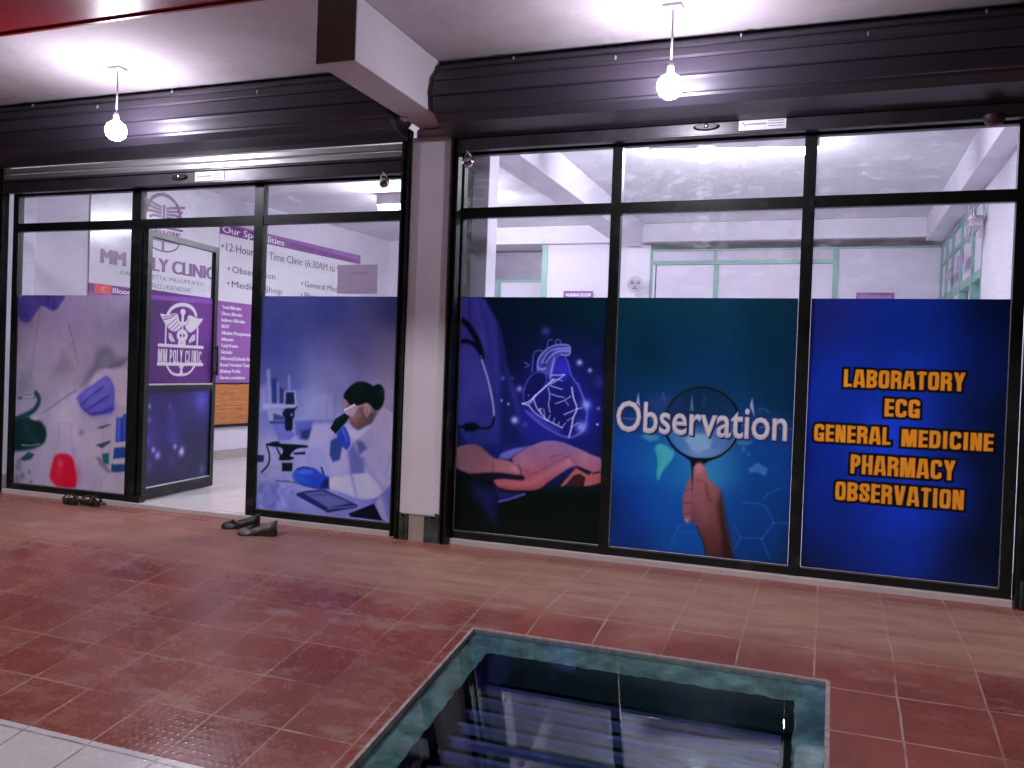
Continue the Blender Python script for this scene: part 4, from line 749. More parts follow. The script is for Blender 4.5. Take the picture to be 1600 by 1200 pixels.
M_black = pbr('black_aluminium', (.007,.010,.009), .42, var=.3, scale=8, spec=.32, bump=.05, bscale=90, dirt=(.035,.040,.036), dirt_lo=.56, dirt_hi=.74)
M_dark = pbr('dark_shutter_steel', (.050,.042,.063), .40, metal=.25, var=.10, scale=1.5, spec=.55, bump=.03, bscale=8, stretch=(.4,1,3), dirt=(.085,.065,.08), dirt_lo=.6, dirt_hi=.95)
M_darkbar = pbr('shutter_bar_paint', (.055,.048,.062), .38, metal=.3, var=.2, scale=6, spec=.6)
M_alu = pbr('bare_aluminium', (.62,.62,.62), .38, metal=.75, var=.12, scale=4, stretch=(.15,1,9), bump=.1, bscale=20)
M_chrome = pbr('chrome', (.72,.70,.76), .18, metal=1., var=.05)
M_label = pbr('label_paper', (.70,.68,.72), .5, var=.04)
M_greyink = pbr('grey_ink', (.22,.22,.24), .6)
M_wall_in = pbr('indoor_paint', (.66,.62,.72), .6, var=.04, scale=2)
M_ceil_in = pbr('indoor_ceiling_paint', (.66,.64,.69), .75, var=.05, scale=2, dirt=(.55,.52,.56))
M_panel = pbr('partition_board', (.60,.55,.68), .5, var=.04, scale=2)
M_green = pbr('green_frame_paint', (.14,.33,.28), .4, var=.08)
M_dimglass = pbr('dim_room_board', (.20,.17,.25), .35, var=.15, scale=3)
M_board = pbr('sign_sheet', (.72,.71,.76), .16, var=.02, scale=2, coat=.3)
M_purple = pbr('purple_print', (.19,.05,.25), .22, var=.08, coat=.2)
M_purple_l = pbr('light_purple_print', (.30,.11,.40), .22, var=.06, coat=.2)
M_inkred = pbr('red_print', (.75,.07,.08), .3, var=.05)
M_inkpurple = pbr('purple_lettering', (.17,.055,.20), .35, var=.05)
M_inkdark = pbr('dark_lettering', (.12,.10,.15), .4, var=.05)
M_inkwhite = pbr('white_lettering', (.80,.76,.84), .4, var=.03)
M_wood = None
def wood():
    m, nt, b = nodes('laminate_wood'); v = objvec(nt, (1, 2.2, 22))
    c = ramp(nt, noise(nt, v, 2.2, 6, .6), [(.3,(.26,.085,.02)),(.5,(.45,.17,.045)),(.7,(.58,.26,.08))])
    nt.links.new(c, b.inputs['Base Color']); b.inputs['Roughness'].default_value = .35
    return m
M_wood = wood()
M_bulb = emit('lit_lamp_globe', LAMP, BULB_W)
M_tube = emit('lit_tube', (.91,.90,1.0), TUBE_W)
M_plastic = pbr('white_plastic', (.62,.55,.62), .4, var=.05)
M_cord = pbr('cord_sheath', (.34,.29,.36), .5, var=.05)
M_glass = glass('window_glass', (.97,.975,.985), 1.5, .0, .8, smear=.10)
M_glass_top = glass('smeared_top_glass', (.96,.965,.98), 1.5, .0, .8, smear=.13)
M_hatchglass = glass('hatch_glass', (.78,.90,.92), 1.5, .014, 1.15)
M_film = film_mat('printed_vinyl')
M_film_ink = {}
def inkmat(name, c, rough=.35):
    if name not in M_film_ink: M_film_ink[name] = pbr(name, ink(c), rough, var=.05, scale=12)
    return M_film_ink[name]
M_concrete = pbr('green_stained_concrete', (.27,.34,.31), .8, var=.45, scale=8, bump=.6, bscale=40, dirt=(.07,.11,.095), dirt_lo=.45, dirt_hi=.70)
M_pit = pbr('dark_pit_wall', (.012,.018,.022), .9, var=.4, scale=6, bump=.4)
M_grout = pbr('pale_mortar', (.46,.36,.36), .9, var=.2, scale=30, bump=.5)
M_sill = pbr('sill_tile', (.58,.52,.54), .4, var=.08, scale=5)
M_infloor = None
def infloor():
    m, nt, b = nodes('indoor_vitrified_tile'); v = objvec(nt)
    br = N(nt, 'ShaderNodeTexBrick'); nt.links.new(v, br.inputs['Vector']); br.offset = 0
    br.inputs['Scale'].default_value = 1; br.inputs['Brick Width'].default_value = .6; br.inputs['Row Height'].default_value = .6; br.inputs['Mortar Size'].default_value = .003
    br.inputs['Color1'].default_value = (.70,.68,.68,1); br.inputs['Color2'].default_value = (.66,.64,.65,1); br.inputs['Mortar'].default_value = (.4,.38,.38,1)
    nt.links.new(br.outputs[0], b.inputs['Base Color']); b.inputs['Roughness'].default_value = .22
    return m
M_infloor = infloor()

def floor_mat():
    """12 inch parking tiles: red, worn and dusty near the shops, one white band across the ramp"""
    m, nt, b = nodes('chequered_parking_tiles')
    tc = N(nt, 'ShaderNodeTexCoord'); v = tc.outputs['Object']
    sx = N(nt, 'ShaderNodeSeparateXYZ'); nt.links.new(v, sx.inputs[0]); X, Y = sx.outputs[0], sx.outputs[1]
    T = .305
    mp = N(nt, 'ShaderNodeMapping'); nt.links.new(v, mp.inputs['Vector']); mp.inputs['Location'].default_value = (T*40, 1.13+T*40, 0)
    # the joints wander a little
    nz = N(nt, 'ShaderNodeTexNoise'); nz.inputs['Scale'].default_value = 3; nt.links.new(v, nz.inputs['Vector'])
    wob = N(nt, 'ShaderNodeVectorMath', operation='SCALE'); nt.links.new(nz.outputs['Color'], wob.inputs[0]); wob.inputs['Scale'].default_value = .016
    add = N(nt, 'ShaderNodeVectorMath', operation='ADD'); nt.links.new(mp.outputs[0], add.inputs[0]); nt.links.new(wob.outputs[0], add.inputs[1])
    br = N(nt, 'ShaderNodeTexBrick'); nt.links.new(add.outputs[0], br.inputs['Vector']); br.offset = 0; br.squash = 1
    br.inputs['Scale'].default_value = 1; br.inputs['Brick Width'].default_value = T; br.inputs['Row Height'].default_value = T; br.inputs['Mortar Size'].default_value = .0048; br.inputs['Mortar Smooth'].default_value = .3
    br.inputs['Color1'].default_value = (0,0,0,1); br.inputs['Color2'].default_value = (1,1,1,1); br.inputs['Mortar'].default_value = (.5,.5,.5,1)
    joint = br.outputs['Fac']; tone = br.outputs['Color']
    n_big = noise(nt, v, 1.1, 6, .6); n_mid = noise(nt, v, 4.5, 8, .7); n_fine = noise(nt, v, 42, 5, .65)
    red = ramp(nt, n_mid, [(.28,(.185,.026,.017)),(.5,(.25,.038,.025)),(.74,(.32,.070,.048))])
    red = mix(nt, math_n(nt, 'MULTIPLY', tone, .6), red, (.36,.125,.09)); red = mix(nt, math_n(nt, 'MULTIPLY', math_n(nt, 'LESS_THAN', tone, .3), .14), red, (.13,.022,.018))
    red = mix(nt, ramp(nt, n_big, [(.35,(.45,.45,.45)),(.55,(0,0,0))]), red, (.13,.030,.024))
    red = mix(nt, ramp(nt, n_fine, [(.45,(0,0,0)),(.75,(.35,.35,.35))]), red, (.34,.15,.12))
    # dusty walkway in front of the doors: strongest between Y -0.25 and -1.1
    mr = N(nt, 'ShaderNodeMapRange', interpolation_type='SMOOTHSTEP'); nt.links.new(math_n(nt, 'ADD', Y, math_n(nt, 'MULTIPLY', math_n(nt, 'SUBTRACT', n_mid, .5), .35)), mr.inputs[0]); mr.inputs[1].default_value = -1.34; mr.inputs[2].default_value = -.90
    mr2 = N(nt, 'ShaderNodeMapRange', interpolation_type='SMOOTHSTEP'); nt.links.new(math_n(nt, 'ADD', X, math_n(nt, 'MULTIPLY', n_big, 1.4)), mr2.inputs[0]); mr2.inputs[1].default_value = -2.6; mr2.inputs[2].default_value = -.9; mr2.inputs[3].default_value = .55; mr2.inputs[4].default_value = 1.0
    vst = N(nt, 'ShaderNodeMapping'); nt.links.new(v, vst.inputs['Vector']); vst.inputs['Scale'].default_value = (1.3, 4.2, 1)
    streak = noise(nt, vst.outputs[0], 2.0, 8, .7)
    near = N(nt, 'ShaderNodeMapRange', interpolation_type='SMOOTHSTEP'); nt.links.new(math_n(nt, 'ADD', Y, math_n(nt, 'MULTIPLY', math_n(nt, 'SUBTRACT', n_mid, .5), .25)), near.inputs[0]); near.inputs[1].default_value = -.36; near.inputs[2].default_value = -.16; near.inputs[3].default_value = 1.0; near.inputs[4].default_value = .35
    dust = math_n(nt, 'MULTIPLY', math_n(nt, 'MULTIPLY', math_n(nt, 'MULTIPLY', mr.outputs[0], near.outputs[0]), mr2.outputs[0]), ramp(nt, streak, [(.25,(.30,.30,.30)),(.62,(.9,.9,.9))]), clamp=True)
    base = mix(nt, dust, red, (.47,.30,.215))
    # pale cement scuffs
    sc1 = N(nt, 'ShaderNodeMapping'); nt.links.new(v, sc1.inputs['Vector']); sc1.inputs['Scale'].default_value = (2.0, 5.0, 1); sc1.inputs['Rotation'].default_value = (0,0,.5)
    scuff = ramp(nt, noise(nt, sc1.outputs[0], 1.6, 12, .78), [(.50,(0,0,0)),(.74,(.80,.80,.80))])
    scuff = math_n(nt, 'MULTIPLY', scuff, ramp(nt, noise(nt, v, 1.7, 3, .5), [(.40,(.05,.05,.05)),(.64,(1,1,1))]))
    grit = ramp(nt, noise(nt, v, 150, 2, .5), [(.70,(0,0,0)),(.76,(.55,.55,.55))])
    base = mix(nt, scuff, base, (.46,.36,.34)); base = mix(nt, math_n(nt, 'MULTIPLY', grit, n_big), base, (.50,.40,.38))
    spots = N(nt, 'ShaderNodeTexVoronoi'); spots.inputs['Scale'].default_value = 5.5; nt.links.new(v, spots.inputs['Vector'])
    sp = ramp(nt, math_n(nt, 'ADD', spots.outputs['Distance'], math_n(nt, 'MULTIPLY', n_fine, .06)), [(.055,(.7,.7,.7)),(.075,(0,0,0))])
    base = mix(nt, math_n(nt, 'MULTIPLY', sp, ramp(nt, n_big, [(.5,(0,0,0)),(.6,(1,1,1))])), base, (.52,.43,.44))
    # white band
    wb = math_n(nt, 'LESS_THAN', Y, -2.635); wb2 = math_n(nt, 'GREATER_THAN', Y, -3.245); white = math_n(nt, 'MULTIPLY', wb, wb2)
    base = mix(nt, white, base, ramp(nt, n_mid, [(.3,(.68,.62,.67)),(.7,(.78,.72,.76))]))
    # joints: pale mortar, partly washed out; dark in the white band
    jv = ramp(nt, noise(nt, v, 2.6, 6, .7), [(.37,(.06,.06,.06)),(.62,(1,1,1))])
    jf = math_n(nt, 'MULTIPLY', joint, jv)
    jcol = mix(nt, white, (.48,.34,.30), (.16,.12,.13))
    base = mix(nt, jf, base, jcol)
    nt.links.new(base, b.inputs['Base Color'])
    # gloss: worn smooth patches, dull where dusty
    gl = ramp(nt, math_n(nt, 'ADD', math_n(nt, 'MULTIPLY', n_mid, .5), math_n(nt, 'MULTIPLY', n_fine, .5)), [(.35,(.14,)*3),(.68,(.36,)*3)])
    pol = N(nt, 'ShaderNodeMapRange', interpolation_type='SMOOTHSTEP'); nt.links.new(math_n(nt, 'ADD', X, math_n(nt, 'MULTIPLY', math_n(nt, 'SUBTRACT', n_big, .5), 1.6)), pol.inputs[0]); pol.inputs[1].default_value = -1.9; pol.inputs[2].default_value = -.6; pol.inputs[3].default_value = 0.; pol.inputs[4].default_value = .7
    gl = mix(nt, pol.outputs[0], gl, (.55,.55,.55))
    rg = mix(nt, math_n(nt, 'MAXIMUM', dust, scuff), gl, (.7,.7,.7))
    nt.links.new(rg, b.inputs['Roughness'])
    b.inputs['Specular IOR Level'].default_value = .48
    # chequer studs
    k = 2*math.pi/.048
    s1 = math_n(nt, 'SINE', math_n(nt, 'MULTIPLY', math_n(nt, 'ADD', X, Y), k*.72)); s2 = math_n(nt, 'SINE', math_n(nt, 'MULTIPLY', math_n(nt, 'SUBTRACT', X, Y), k*.72))
    st = math_n(nt, 'MAXIMUM', math_n(nt, 'MULTIPLY', s1, s2), .35)
    h = math_n(nt, 'ADD', math_n(nt, 'MULTIPLY', st, .55), math_n(nt, 'MULTIPLY', n_fine, .30))
    h = math_n(nt, 'SUBTRACT', h, math_n(nt, 'MULTIPLY', joint, .8))
    bp = N(nt, 'ShaderNodeBump'); bp.inputs['Strength'].default_value = .17; bp.inputs['Distance'].default_value = .006
    nt.links.new(h, bp.inputs['Height']); nt.links.new(bp.outputs[0], b.inputs['Normal'])
    return m
M_floor = floor_mat()

# ------------------------------------------------------------------ ground and floors
def zr(y):                                          # height of the walkway and of the ramp below it
    if y >= -1.1: return -.032 - .024*(-y)/1.1
    return -.056 - .17*(-1.1-y)
HX0, HX1, HY1, HY0 = -1.476, .042, -1.40, -3.05     # the glass hatch in the ramp
bm = bmesh.new()
xs = [-9, HX0, HX1, 5]; ys = [.0, -.55, -1.0, -1.1, HY1, -2.2, HY0, -4.5, -8.0]
for i in range(3):
    for a, b_ in zip(ys, ys[1:]):
        if i == 1 and a <= HY1 and b_ >= HY0: continue
        add_quad(bm, [(xs[i],b_,zr(b_)),(xs[i+1],b_,zr(b_)),(xs[i+1],a,zr(a)),(xs[i],a,zr(a))])
bmesh.ops.remove_doubles(bm, verts=bm.verts, dist=1e-5)
tag(obj('tiled_ramp', bm, M_floor), 'red parking tile walkway and ramp with one white band', 'ramp', kind='structure')
bm = bmesh.new(); add_quad(bm, [(-40,-48,-1.26),(40,-48,-1.26),(40,-7.9,-1.26),(-40,-7.9,-1.26)])
tag(obj('ground', bm, pbr('night_asphalt', (.05,.05,.05), .9)), 'dark ground beyond the foot of the ramp', 'ground', kind='structure')
bm = B((-6.9, 1.7, .028, 6.3, -.12, 0.0)); tag(obj('indoor_floor', bm, M_infloor), 'pale glossy tiled floor inside the clinic', 'floor', kind='structure')
bm = B((-9, 5, -1.34, .1, 2.95, 3.15)); tag(obj('porch_ceiling', bm, M_ceil), 'pale plaster ceiling over the walkway', 'ceiling', kind='structure')
bm = B((-6.9, 1.7, .1, 6.3, 2.86, 3.0)); tag(obj('indoor_ceiling', bm, M_ceil_in), 'white ceiling inside the clinic', 'ceiling', kind='structure')
# sill strip under both shopfronts
bm = B((-6.13, -4.79, -.055, .03, -.06, 0.0), (-3.82, -2.56, -.055, .03, -.06, 0.0), (-4.79, -3.82, -.055, .028, -.06, -.001))
tag(obj('door_sill', bm, M_sill, at=(-4.3,0,0), bevel=.004), 'pale tile sill running under the shopfront with the open door', 'sill', 'pale sills under the shopfronts')
bm = B((-2.27, .93, -.055, .03, -.06, 0.0)); tag(obj('window_sill', bm, M_sill, at=(-.7,0,0), bevel=.004), 'pale tile sill running under the heart and services posters', 'sill', 'pale sills under the shopfronts')

# added strip past the porch edge; its red stands for stray red light
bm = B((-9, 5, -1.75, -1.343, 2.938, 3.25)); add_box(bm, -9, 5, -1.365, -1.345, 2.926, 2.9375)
tag(obj('red_glow_strip', bm, M_redglow, at=(-3,-1.4,2.93)), 'added strip past the porch ceiling edge, coloured red for stray light', 'added strip')
# concrete beam
t = empty('concrete_beam', (-2.415,-.6,2.6), 'white painted concrete beam jutting out above the pillar', 'beam')
bm = B((-2.53,-2.30,-1.235,-.02,2.616,2.949)); obj('beam_body', bm, M_beam, t, bevel=.006)
bm = B((-2.529,-2.301,-1.24,-1.2352,2.617,2.948)); obj('shaded_end', bm, pbr('end_shade_tone', (.24,.30,.27), .85, var=.15, scale=6, bump=.3), t)  # end face coloured darker to hold the shade it lies in
bm = bmesh.new(); add_lathe(bm, (-2.515,-.30,2.604), [(.0,-.012),(.02,-.01),(.026,.0),(.026,.012)], 14); obj('conduit_cap', bm, M_plastic, t, True)

# pillars
t = empty('white_pillar', (-2.415,-.05,0), 'white plastered pillar between the two shopfronts', 'pillar', 'white pillars beside the shopfronts')
bm = B((-2.566,-2.276,-.085,.25,.13,2.55)); add_box(bm, -2.55,-2.28,-.055,.25,2.551,2.61)
obj('shaft', bm, M_pillar, t, bevel=.012)
bm = B((-2.573,-2.5665,.03,.249,.131,2.945),(-2.2755,-2.268,.03,.249,.131,2.945),(-2.5665,-2.2755,.03,.249,2.611,2.945)); obj('gap_shade_core', bm, M_grime_shade, t)  # gaps beside and above the shaft: shade put in as a dark colour
bm = B((-2.50,-2.385,-.075,.2,-.045,.129)); obj('plinth', bm, M_plinth, t, bevel=.004)
rnd = random.Random(3)
bm = bmesh.new()
for x0, x1 in ((-2.575,-2.503),(-2.382,-2.262)):
    for k in range(5):
        xa = x0 + (x1-x0)*k/5; xb = x0 + (x1-x0)*(k+1)/5
        add_box(bm, xa, xb, -.078-rnd.random()*.015, .1, -.045, .11+rnd.random()*.05)
obj('grimy_base', bm, M_grime_shade, t)
t = empty('white_pillar', (1.08,-.05,0), 'white plastered pillar right of the services poster with a grimy foot', 'pillar', 'white pillars beside the shopfronts')
bm = B((.955,2.4,-.085,.25,.14,2.949)); obj('shaft', bm, M_pillar, t, bevel=.012)
bm = bmesh.new()
for k in range(23):
    xa = .945 + k*.0625
    add_box(bm, xa, xa+.0625, -.088-rnd.random()*.015, .1, -.045, .11+rnd.random()*.05)
obj('grimy_base', bm, M_grime_shade, t)
t = empty('white_pillar', (-6.35,-.05,0), 'white plastered pillar left of the lab bench poster', 'pillar', 'white pillars beside the shopfronts')
bm = B((-8.2,-6.175,-.085,.25,.10,2.949)); obj('shaft', bm, M_pillar, t, bevel=.012)
bm = B((-8.2,-6.172,-.095,.2,-.045,.099)); obj('plinth', bm, M_plinth, t, bevel=.004)

# ------------------------------------------------------------------ rolling shutters
def shutter(x0, x1, zb, slats, label, lock_x, lab_x0, lab_x1):
    t = empty('rolling_shutter', ((x0+x1)/2, -.2, 2.3), label, 'roller shutter', 'rolling shutters above the shopfronts')
    # drum of rolled-up curtain, seen as broad folds
    drum = [(-.262,2.935),(-.338,2.868),(-.402,2.785),(-.418,2.69),(-.386,2.60)]
    prof = [(-.20,2.948),(-.235,2.947),(-.238,2.928)]
    for (ya, za), (yb, zb_) in zip(drum, drum[1:]):                # each lath bellies out and drops back into a groove
        L_ = math.hypot(yb-ya, zb_-za); ny, nz = (zb_-za)/L_, -(yb-ya)/L_
        for f, h in ((.03,-.006),(.07,.002),(.25,.0035),(.55,.009),(.80,.013),(.93,.012),(.985,.004),(.99,-.010)):
            prof.append((ya+(yb-ya)*f+ny*h, za+(zb_-za)*f+nz*h))
    prof += [(-.372,2.588),(-.33,2.552),(-.30,2.548),(-.235,2.535),(-.19,2.525),(-.12,2.515),(-.115,2.60),(-.02,2.70),(-.02,2.948)]
    bm = bmesh.new()
    ra = [bm.verts.new((x0, y, z)) for y, z in prof]; rb = [bm.verts.new((x1, y, z)) for y, z in prof]
    for i in range(len(prof)):
        j = (i+1) % len(prof); bm.faces.new((ra[i], ra[j], rb[j], rb[i]))
    bm.faces.new(ra[::-1]); bm.faces.new(rb)
    obj('curtain_roll', bm, M_dark, t)
    for k in range(5):                                  # small weld tabs
        x = x0 + (x1-x0)*(.14+.19*k) + rnd.random()*.1; y, z = ((-.325,2.90),(-.395,2.82))[k % 2]
        obj('weld_tab', B((x, x+.007, y-.005, y+.01, z-.016, z+.012)), M_alu, t)
    if slats:
        bm = bmesh.new()
        for k in range(2):
            z = zb+.102 + k*.048
            add_hull(bm, [(x0+.03,-.082,z),(x0+.03,-.098,z+.008),(x0+.03,-.098,z+.038),(x0+.03,-.082,z+.046)], [(x1-.03,-.082,z),(x1-.03,-.098,z+.008),(x1-.03,-.098,z+.038),(x1-.03,-.082,z+.046)])
        obj('aluminium_slats', bm, M_alu, t)
    bm = B((x0+.03,x1-.03,-.10,-.055,zb,zb+.10)); add_box(bm, x0+.03, x1-.03, -.118, -.1005, zb+.086, zb+.10); add_box(bm, x0+.03, x1-.03, -.112, -.1005, zb, zb+.012)
    if not slats: add_box(bm, x0+.03, x1-.03, -.090, -.058, zb+.101, zb+.15)
    obj('bottom_bar', bm, M_darkbar, t, bevel=.003)
    for xa, xb in ((x0-.005, x0+.045), (x1-.045, x1+.005)):
        bm = B((xa,xb,-.085,-.05,-.02,2.60), (xa,xa+.012,-.108,-.0855,-.02,2.60), (xb-.012,xb,-.108,-.0855,-.02,2.60))
        obj('guide_rail', bm, M_black, t)
    bm = bmesh.new()
    n = 28; zc = zb+.052
    pts = [(math.cos(a*2*math.pi/n)*.075, math.sin(a*2*math.pi/n)*.022) for a in range(n)]
    add_hull(bm, [(lock_x+p[0], -.1005, zc+p[1]) for p in pts], [(lock_x+p[0]*.8, -.116, zc+p[1]*.75) for p in pts])
    lk = obj('lock_plate', bm, M_black, t)
    bm = bmesh.new(); add_lathe(bm, (lock_x, -.1155, zc+.003), [(.014,0),(.012,.008),(0,.009)], 14, 'y'); obj('keyhole_boss', bm, M_chrome, lk, True)
    bm = B((lab_x0, lab_x1, -.1035, -.1008, zb+.018, zb+.082)); lb = obj('maker_label', bm, M_label, t)
    bm = bmesh.new()                                    # unreadable script and two lines of small print
    wv = lab_x1-lab_x0
    add_tube(bm, [(lab_x0+.02+wv*.5*k/30, -.1045, zb+.05+.010*math.sin(k*1.7)*(1.6 if k < 4 else .6)) for k in range(31)], .0022, 5)
    for k in range(3): add_box(bm, lab_x0+wv*.62, lab_x0+wv*.94, -.1045, -.1037, zb+.034+k*.014, zb+.038+k*.014)
    obj('small_print', bm, M_greyink, lb)
    return t
shutter(-6.16, -2.575, 2.322, True, 'dark rolled shutter with two pale slats showing, above the open door', -4.40, -4.262, -4.012)
shutter(-2.265, .965, 2.442, False, 'dark rolled shutter above the heart and services posters', -.70, -.522, -.270)

def padlock(x, z, label, turn):
    t = empty('padlock', (x, -.125, z), label, 'padlock', 'padlocks hanging at the shutter ends')
    bm = bmesh.new(); add_lathe(bm, (x, -.125, z), [(0,-.016),(.026,-.015),(.034,-.010),(.036,0),(.034,.010),(.026,.015),(0,.016)], 22, 'y')
    obj('lock_body', bm, M_chrome, t, True)
    bm = bmesh.new(); add_tube(bm, [(x+.02*math.cos(a), -.125, z+.028+.030*math.sin(a)) for a in [k*math.pi/10 for k in range(11)]], .0045, 8)
    obj('shackle', bm, M_chrome, t, True)
    bm = B((x-.012+turn, x+.012+turn, -.127, -.103, z+.052, z+.060)); add_tube(bm, [(x+turn,-.102,z+.056),(x+turn,-.145,z+.062)], .006, 8)
    obj('hasp_pin', bm, M_chrome, t)
padlock(-2.735, 2.262, 'shiny round padlock hanging at the right end of the shutter over the open door', .0)
padlock(-2.150, 2.365, 'shiny padlock hanging above the heart poster next to the pillar', .0)

# ------------------------------------------------------------------ shopfronts
def facade(u, v, d=-.0125): return (u, d, v)
FB, FT = 0.047, 2.035
def shopfront(name, label, xl, xr, mull, ztop, door=None):
    t = empty(name, ((xl+xr)/2, 0, 0), label, 'shopfront', 'black framed glass shopfronts')
    y0, y1 = -.025, .025
    bm = bmesh.new()
    pane_x = []; edges = [xl] + [e for m_ in mull for e in m_] + [xr]
    add_box(bm, xl-.055, xl, y0, y1, 0, ztop+.06); add_box(bm, xr, xr+.055, y0, y1, 0, ztop+.06)
    add_box(bm, xl, xr, y0, y1, ztop, ztop+.06)
    for a, b_ in mull: add_box(bm, a, b_, y0-.003, y1+.003, 0, ztop-.001)
    for i in range(0, len(edges), 2):
        a, b_ = edges[i], edges[i+1]
        add_box(bm, a, b_, y0+.002, y1-.002, FT+.001, 2.10)
        if door != i//2: add_box(bm, a, b_, y0+.002, y1-.002, 0.001, FB-.004)
        pane_x.append((a, b_))
    obj('frame', bm, M_black, t)
    mb = pbr('bead_metal', (.16,.155,.18), .4, metal=.5)  # thin bright glazing beads
    for i, (a, b_) in enumerate(pane_x):
        if door != i: obj('glazing_bead', B((a+.002, b_-.002, -.019, -.0075, FB-.0035, FB+.004)), mb, t)
    for i, (a, b_) in enumerate(pane_x):
        bm = B((a, b_, -.004, .002, 2.1005, ztop-.0005)); obj('glass_pane', bm, M_glass_top, t)
        if door != i:
            bm = B((a, b_, -.004, .002, FB, FT)); obj('glass_pane', bm, M_glass, t)
    return t
L_MULL = [(-4.896,-4.812),(-3.804,-3.731)]
left = shopfront('glass_shopfront', 'black framed shopfront with an open glass door and two lab posters', -6.043, -2.629, L_MULL, 2.312, door=1)
R_MULL = [(-1.253,-1.193),(-.170,-.106)]
right = shopfront('glass_shopfront', 'black framed shopfront with heart, magnifier and services posters', -2.212, .866, R_MULL, 2.432)
ZS = 1.538
FP = -.0065
def ffn(u, v): return (u, FP, v)
def lfn(d): return lambda u, v: (u, d, v)
f1 = film('printed_film', ART['lab'], -6.040, -4.899, FB+.005, ZS, ffn, M_film, left, seed=1, dens=1.26); f1['label'] = 'film printed with gloved hand, red flask and microscope'
f2 = film('printed_film', ART['scientist'], -3.728, -2.632, FB+.005, ZS, ffn, M_film, left, step=.0032, seed=2, dens=.88); f2['label'] = 'blue film printed with a scientist at a microscope'
f3 = film('printed_film', ART['heart'], -2.209, -1.256, FB+.005, ZS, ffn, M_film, right, step=.0030, seed=3, dens=.68); f3['label'] = 'dark film printed with a glowing heart above an open hand'
f4 = film('printed_film', ART['observation'], -1.190, -.173, FB+.005, ZS, ffn, M_film, right, step=.0032, seed=4, dens=.56); f4['label'] = 'blue film printed with a magnifying glass and the word Observation'
f5 = film('printed_film', ART['services'], -.103, .863, FB+.005, ZS, ffn, M_film, right, step=.0030, seed=5, dens=.66, text=[(t_, a_, b_, v_, c_, (204,126,34), (10,9,12)) for t_, a_, b_, v_, c_ in (
    ('LABORATORY', .080, .671, 1.056, .098), ('ECG', .290, .463, .905, .098), ('GENERAL', -.062, .326, .752, .096), ('MEDICINE', .379, .813, .750, .094), ('PHARMACY', .132, .643, .587, .105), ('OBSERVATION', .060, .689, .436, .104))]); f5['label'] = 'blue film with orange list of clinic services'

bm = bmesh.new()
s_ = 'Observation'
add_text(bm, s_, -1.176+.006, -.2+.006, .746-.006, .187, lfn(FP-.0006), .030, 0)
add_text(bm, s_, -1.178, -.203, .746, .187, lfn(FP-.0012), .018, 1)
add_text(bm, s_, -1.172, -.209, .750, .182, lfn(FP-.0016), -.012, 2)
obj('lettering', bm, [inkmat('letter_shadow', (24,34,72)), inkmat('letter_edge', (150,142,186)), inkmat('letter_face', (192,182,222))], f4)

# the door leaf, swung inwards about its left edge
DH = Vector((-4.782, .0, 0)); DN = math.hypot(1, .13); DU = Vector((-.13/DN, 1/DN, 0)); DV = Vector((1/DN, .13/DN, 0))   # DV: towards the camera side
def dfn(off): return lambda u, v: tuple(DH + DU*u + DV*off + Vector((0,0,v)))
def dbox(bm, u0, u1, o0, o1, z0, z1):
    q = [DH+DU*u+DV*o for u, o in ((u0,o0),(u1,o0),(u1,o1),(u0,o1))]
    add_hull(bm, [(p.x,p.y,z0) for p in q], [(p.x,p.y,z1) for p in q])
W = .945
bm = bmesh.new()
dbox(bm, 0, .052, -.02, .02, .012, 2.032); dbox(bm, W-.05, W, -.02, .02, .012, 2.032)
for z0, z1 in ((1.985,2.032),(.828,.876),(.012,.10)): dbox(bm, .052, W-.05, -.0195, .0195, z0, z1)
dr = obj('door', bm, M_black, left); dr['label'] = 'open black framed glass door leaf swung inwards'
bm = bmesh.new(); dbox(bm, .052, W-.05, -.003, .003, .876, 1.985); dbox(bm, .052, W-.05, -.003, .003, .10, .828); obj('door_glass', bm, M_glass, dr)
for za, zb_ in ((.872,.884),(.096,.104)): bm = bmesh.new(); dbox(bm, .054, W-.052, .006, .0215, za, zb_); obj('glazing_bead', bm, M_alu, dr)
g1 = film('printed_film', ART['logo'], .053, W-.051, .886, 1.592, dfn(.0045), M_film, dr, step=.0030, seed=6, dens=.72, text=[('MM POLY CLINIC', .170, .748, 1.040, .112, (222,204,232), None, .085, .09)]); g1['label'] = 'purple film with white winged staff emblem and clinic name'
g2 = film('printed_film', ART['bokeh'], .053, W-.051, .106, .827, dfn(.0045), M_film, dr, step=.005, seed=7, dens=.66); g2['label'] = 'dark violet film with soft light spots'
bm = bmesh.new(); p = dfn(.05); add_tube(bm, [p(W-.03,.95), p(W-.03,1.2)], .009, 8); add_tube(bm, [p(W-.03,.97), dfn(.018)(W-.03,.97)], .007, 8); add_tube(bm, [p(W-.03,1.18), dfn(.018)(W-.03,1.18)], .007, 8)
obj('handle', bm, M_black, dr, True)
bm = bmesh.new(); add_box(bm, -4.815,-4.752,-.03,.03,-.001,.05); obj('floor_pivot', bm, M_black, left)

def paper():
    m, nt, b = nodes('notice_paper'); b.inputs['Base Color'].default_value = (.72,.66,.74,1); b.inputs['Roughness'].default_value = .7
    tl = N(nt, 'ShaderNodeBsdfTranslucent'); tl.inputs[0].default_value = (.60,.53,.63,1); mx = N(nt, 'ShaderNodeMixShader'); mx.inputs[0].default_value = .75
    nt.links.new(b.outputs[0], mx.inputs[1]); nt.links.new(tl.outputs[0], mx.inputs[2]); nt.links.new(mx.outputs[0], nt.nodes['Material Output'].inputs[0]); return m
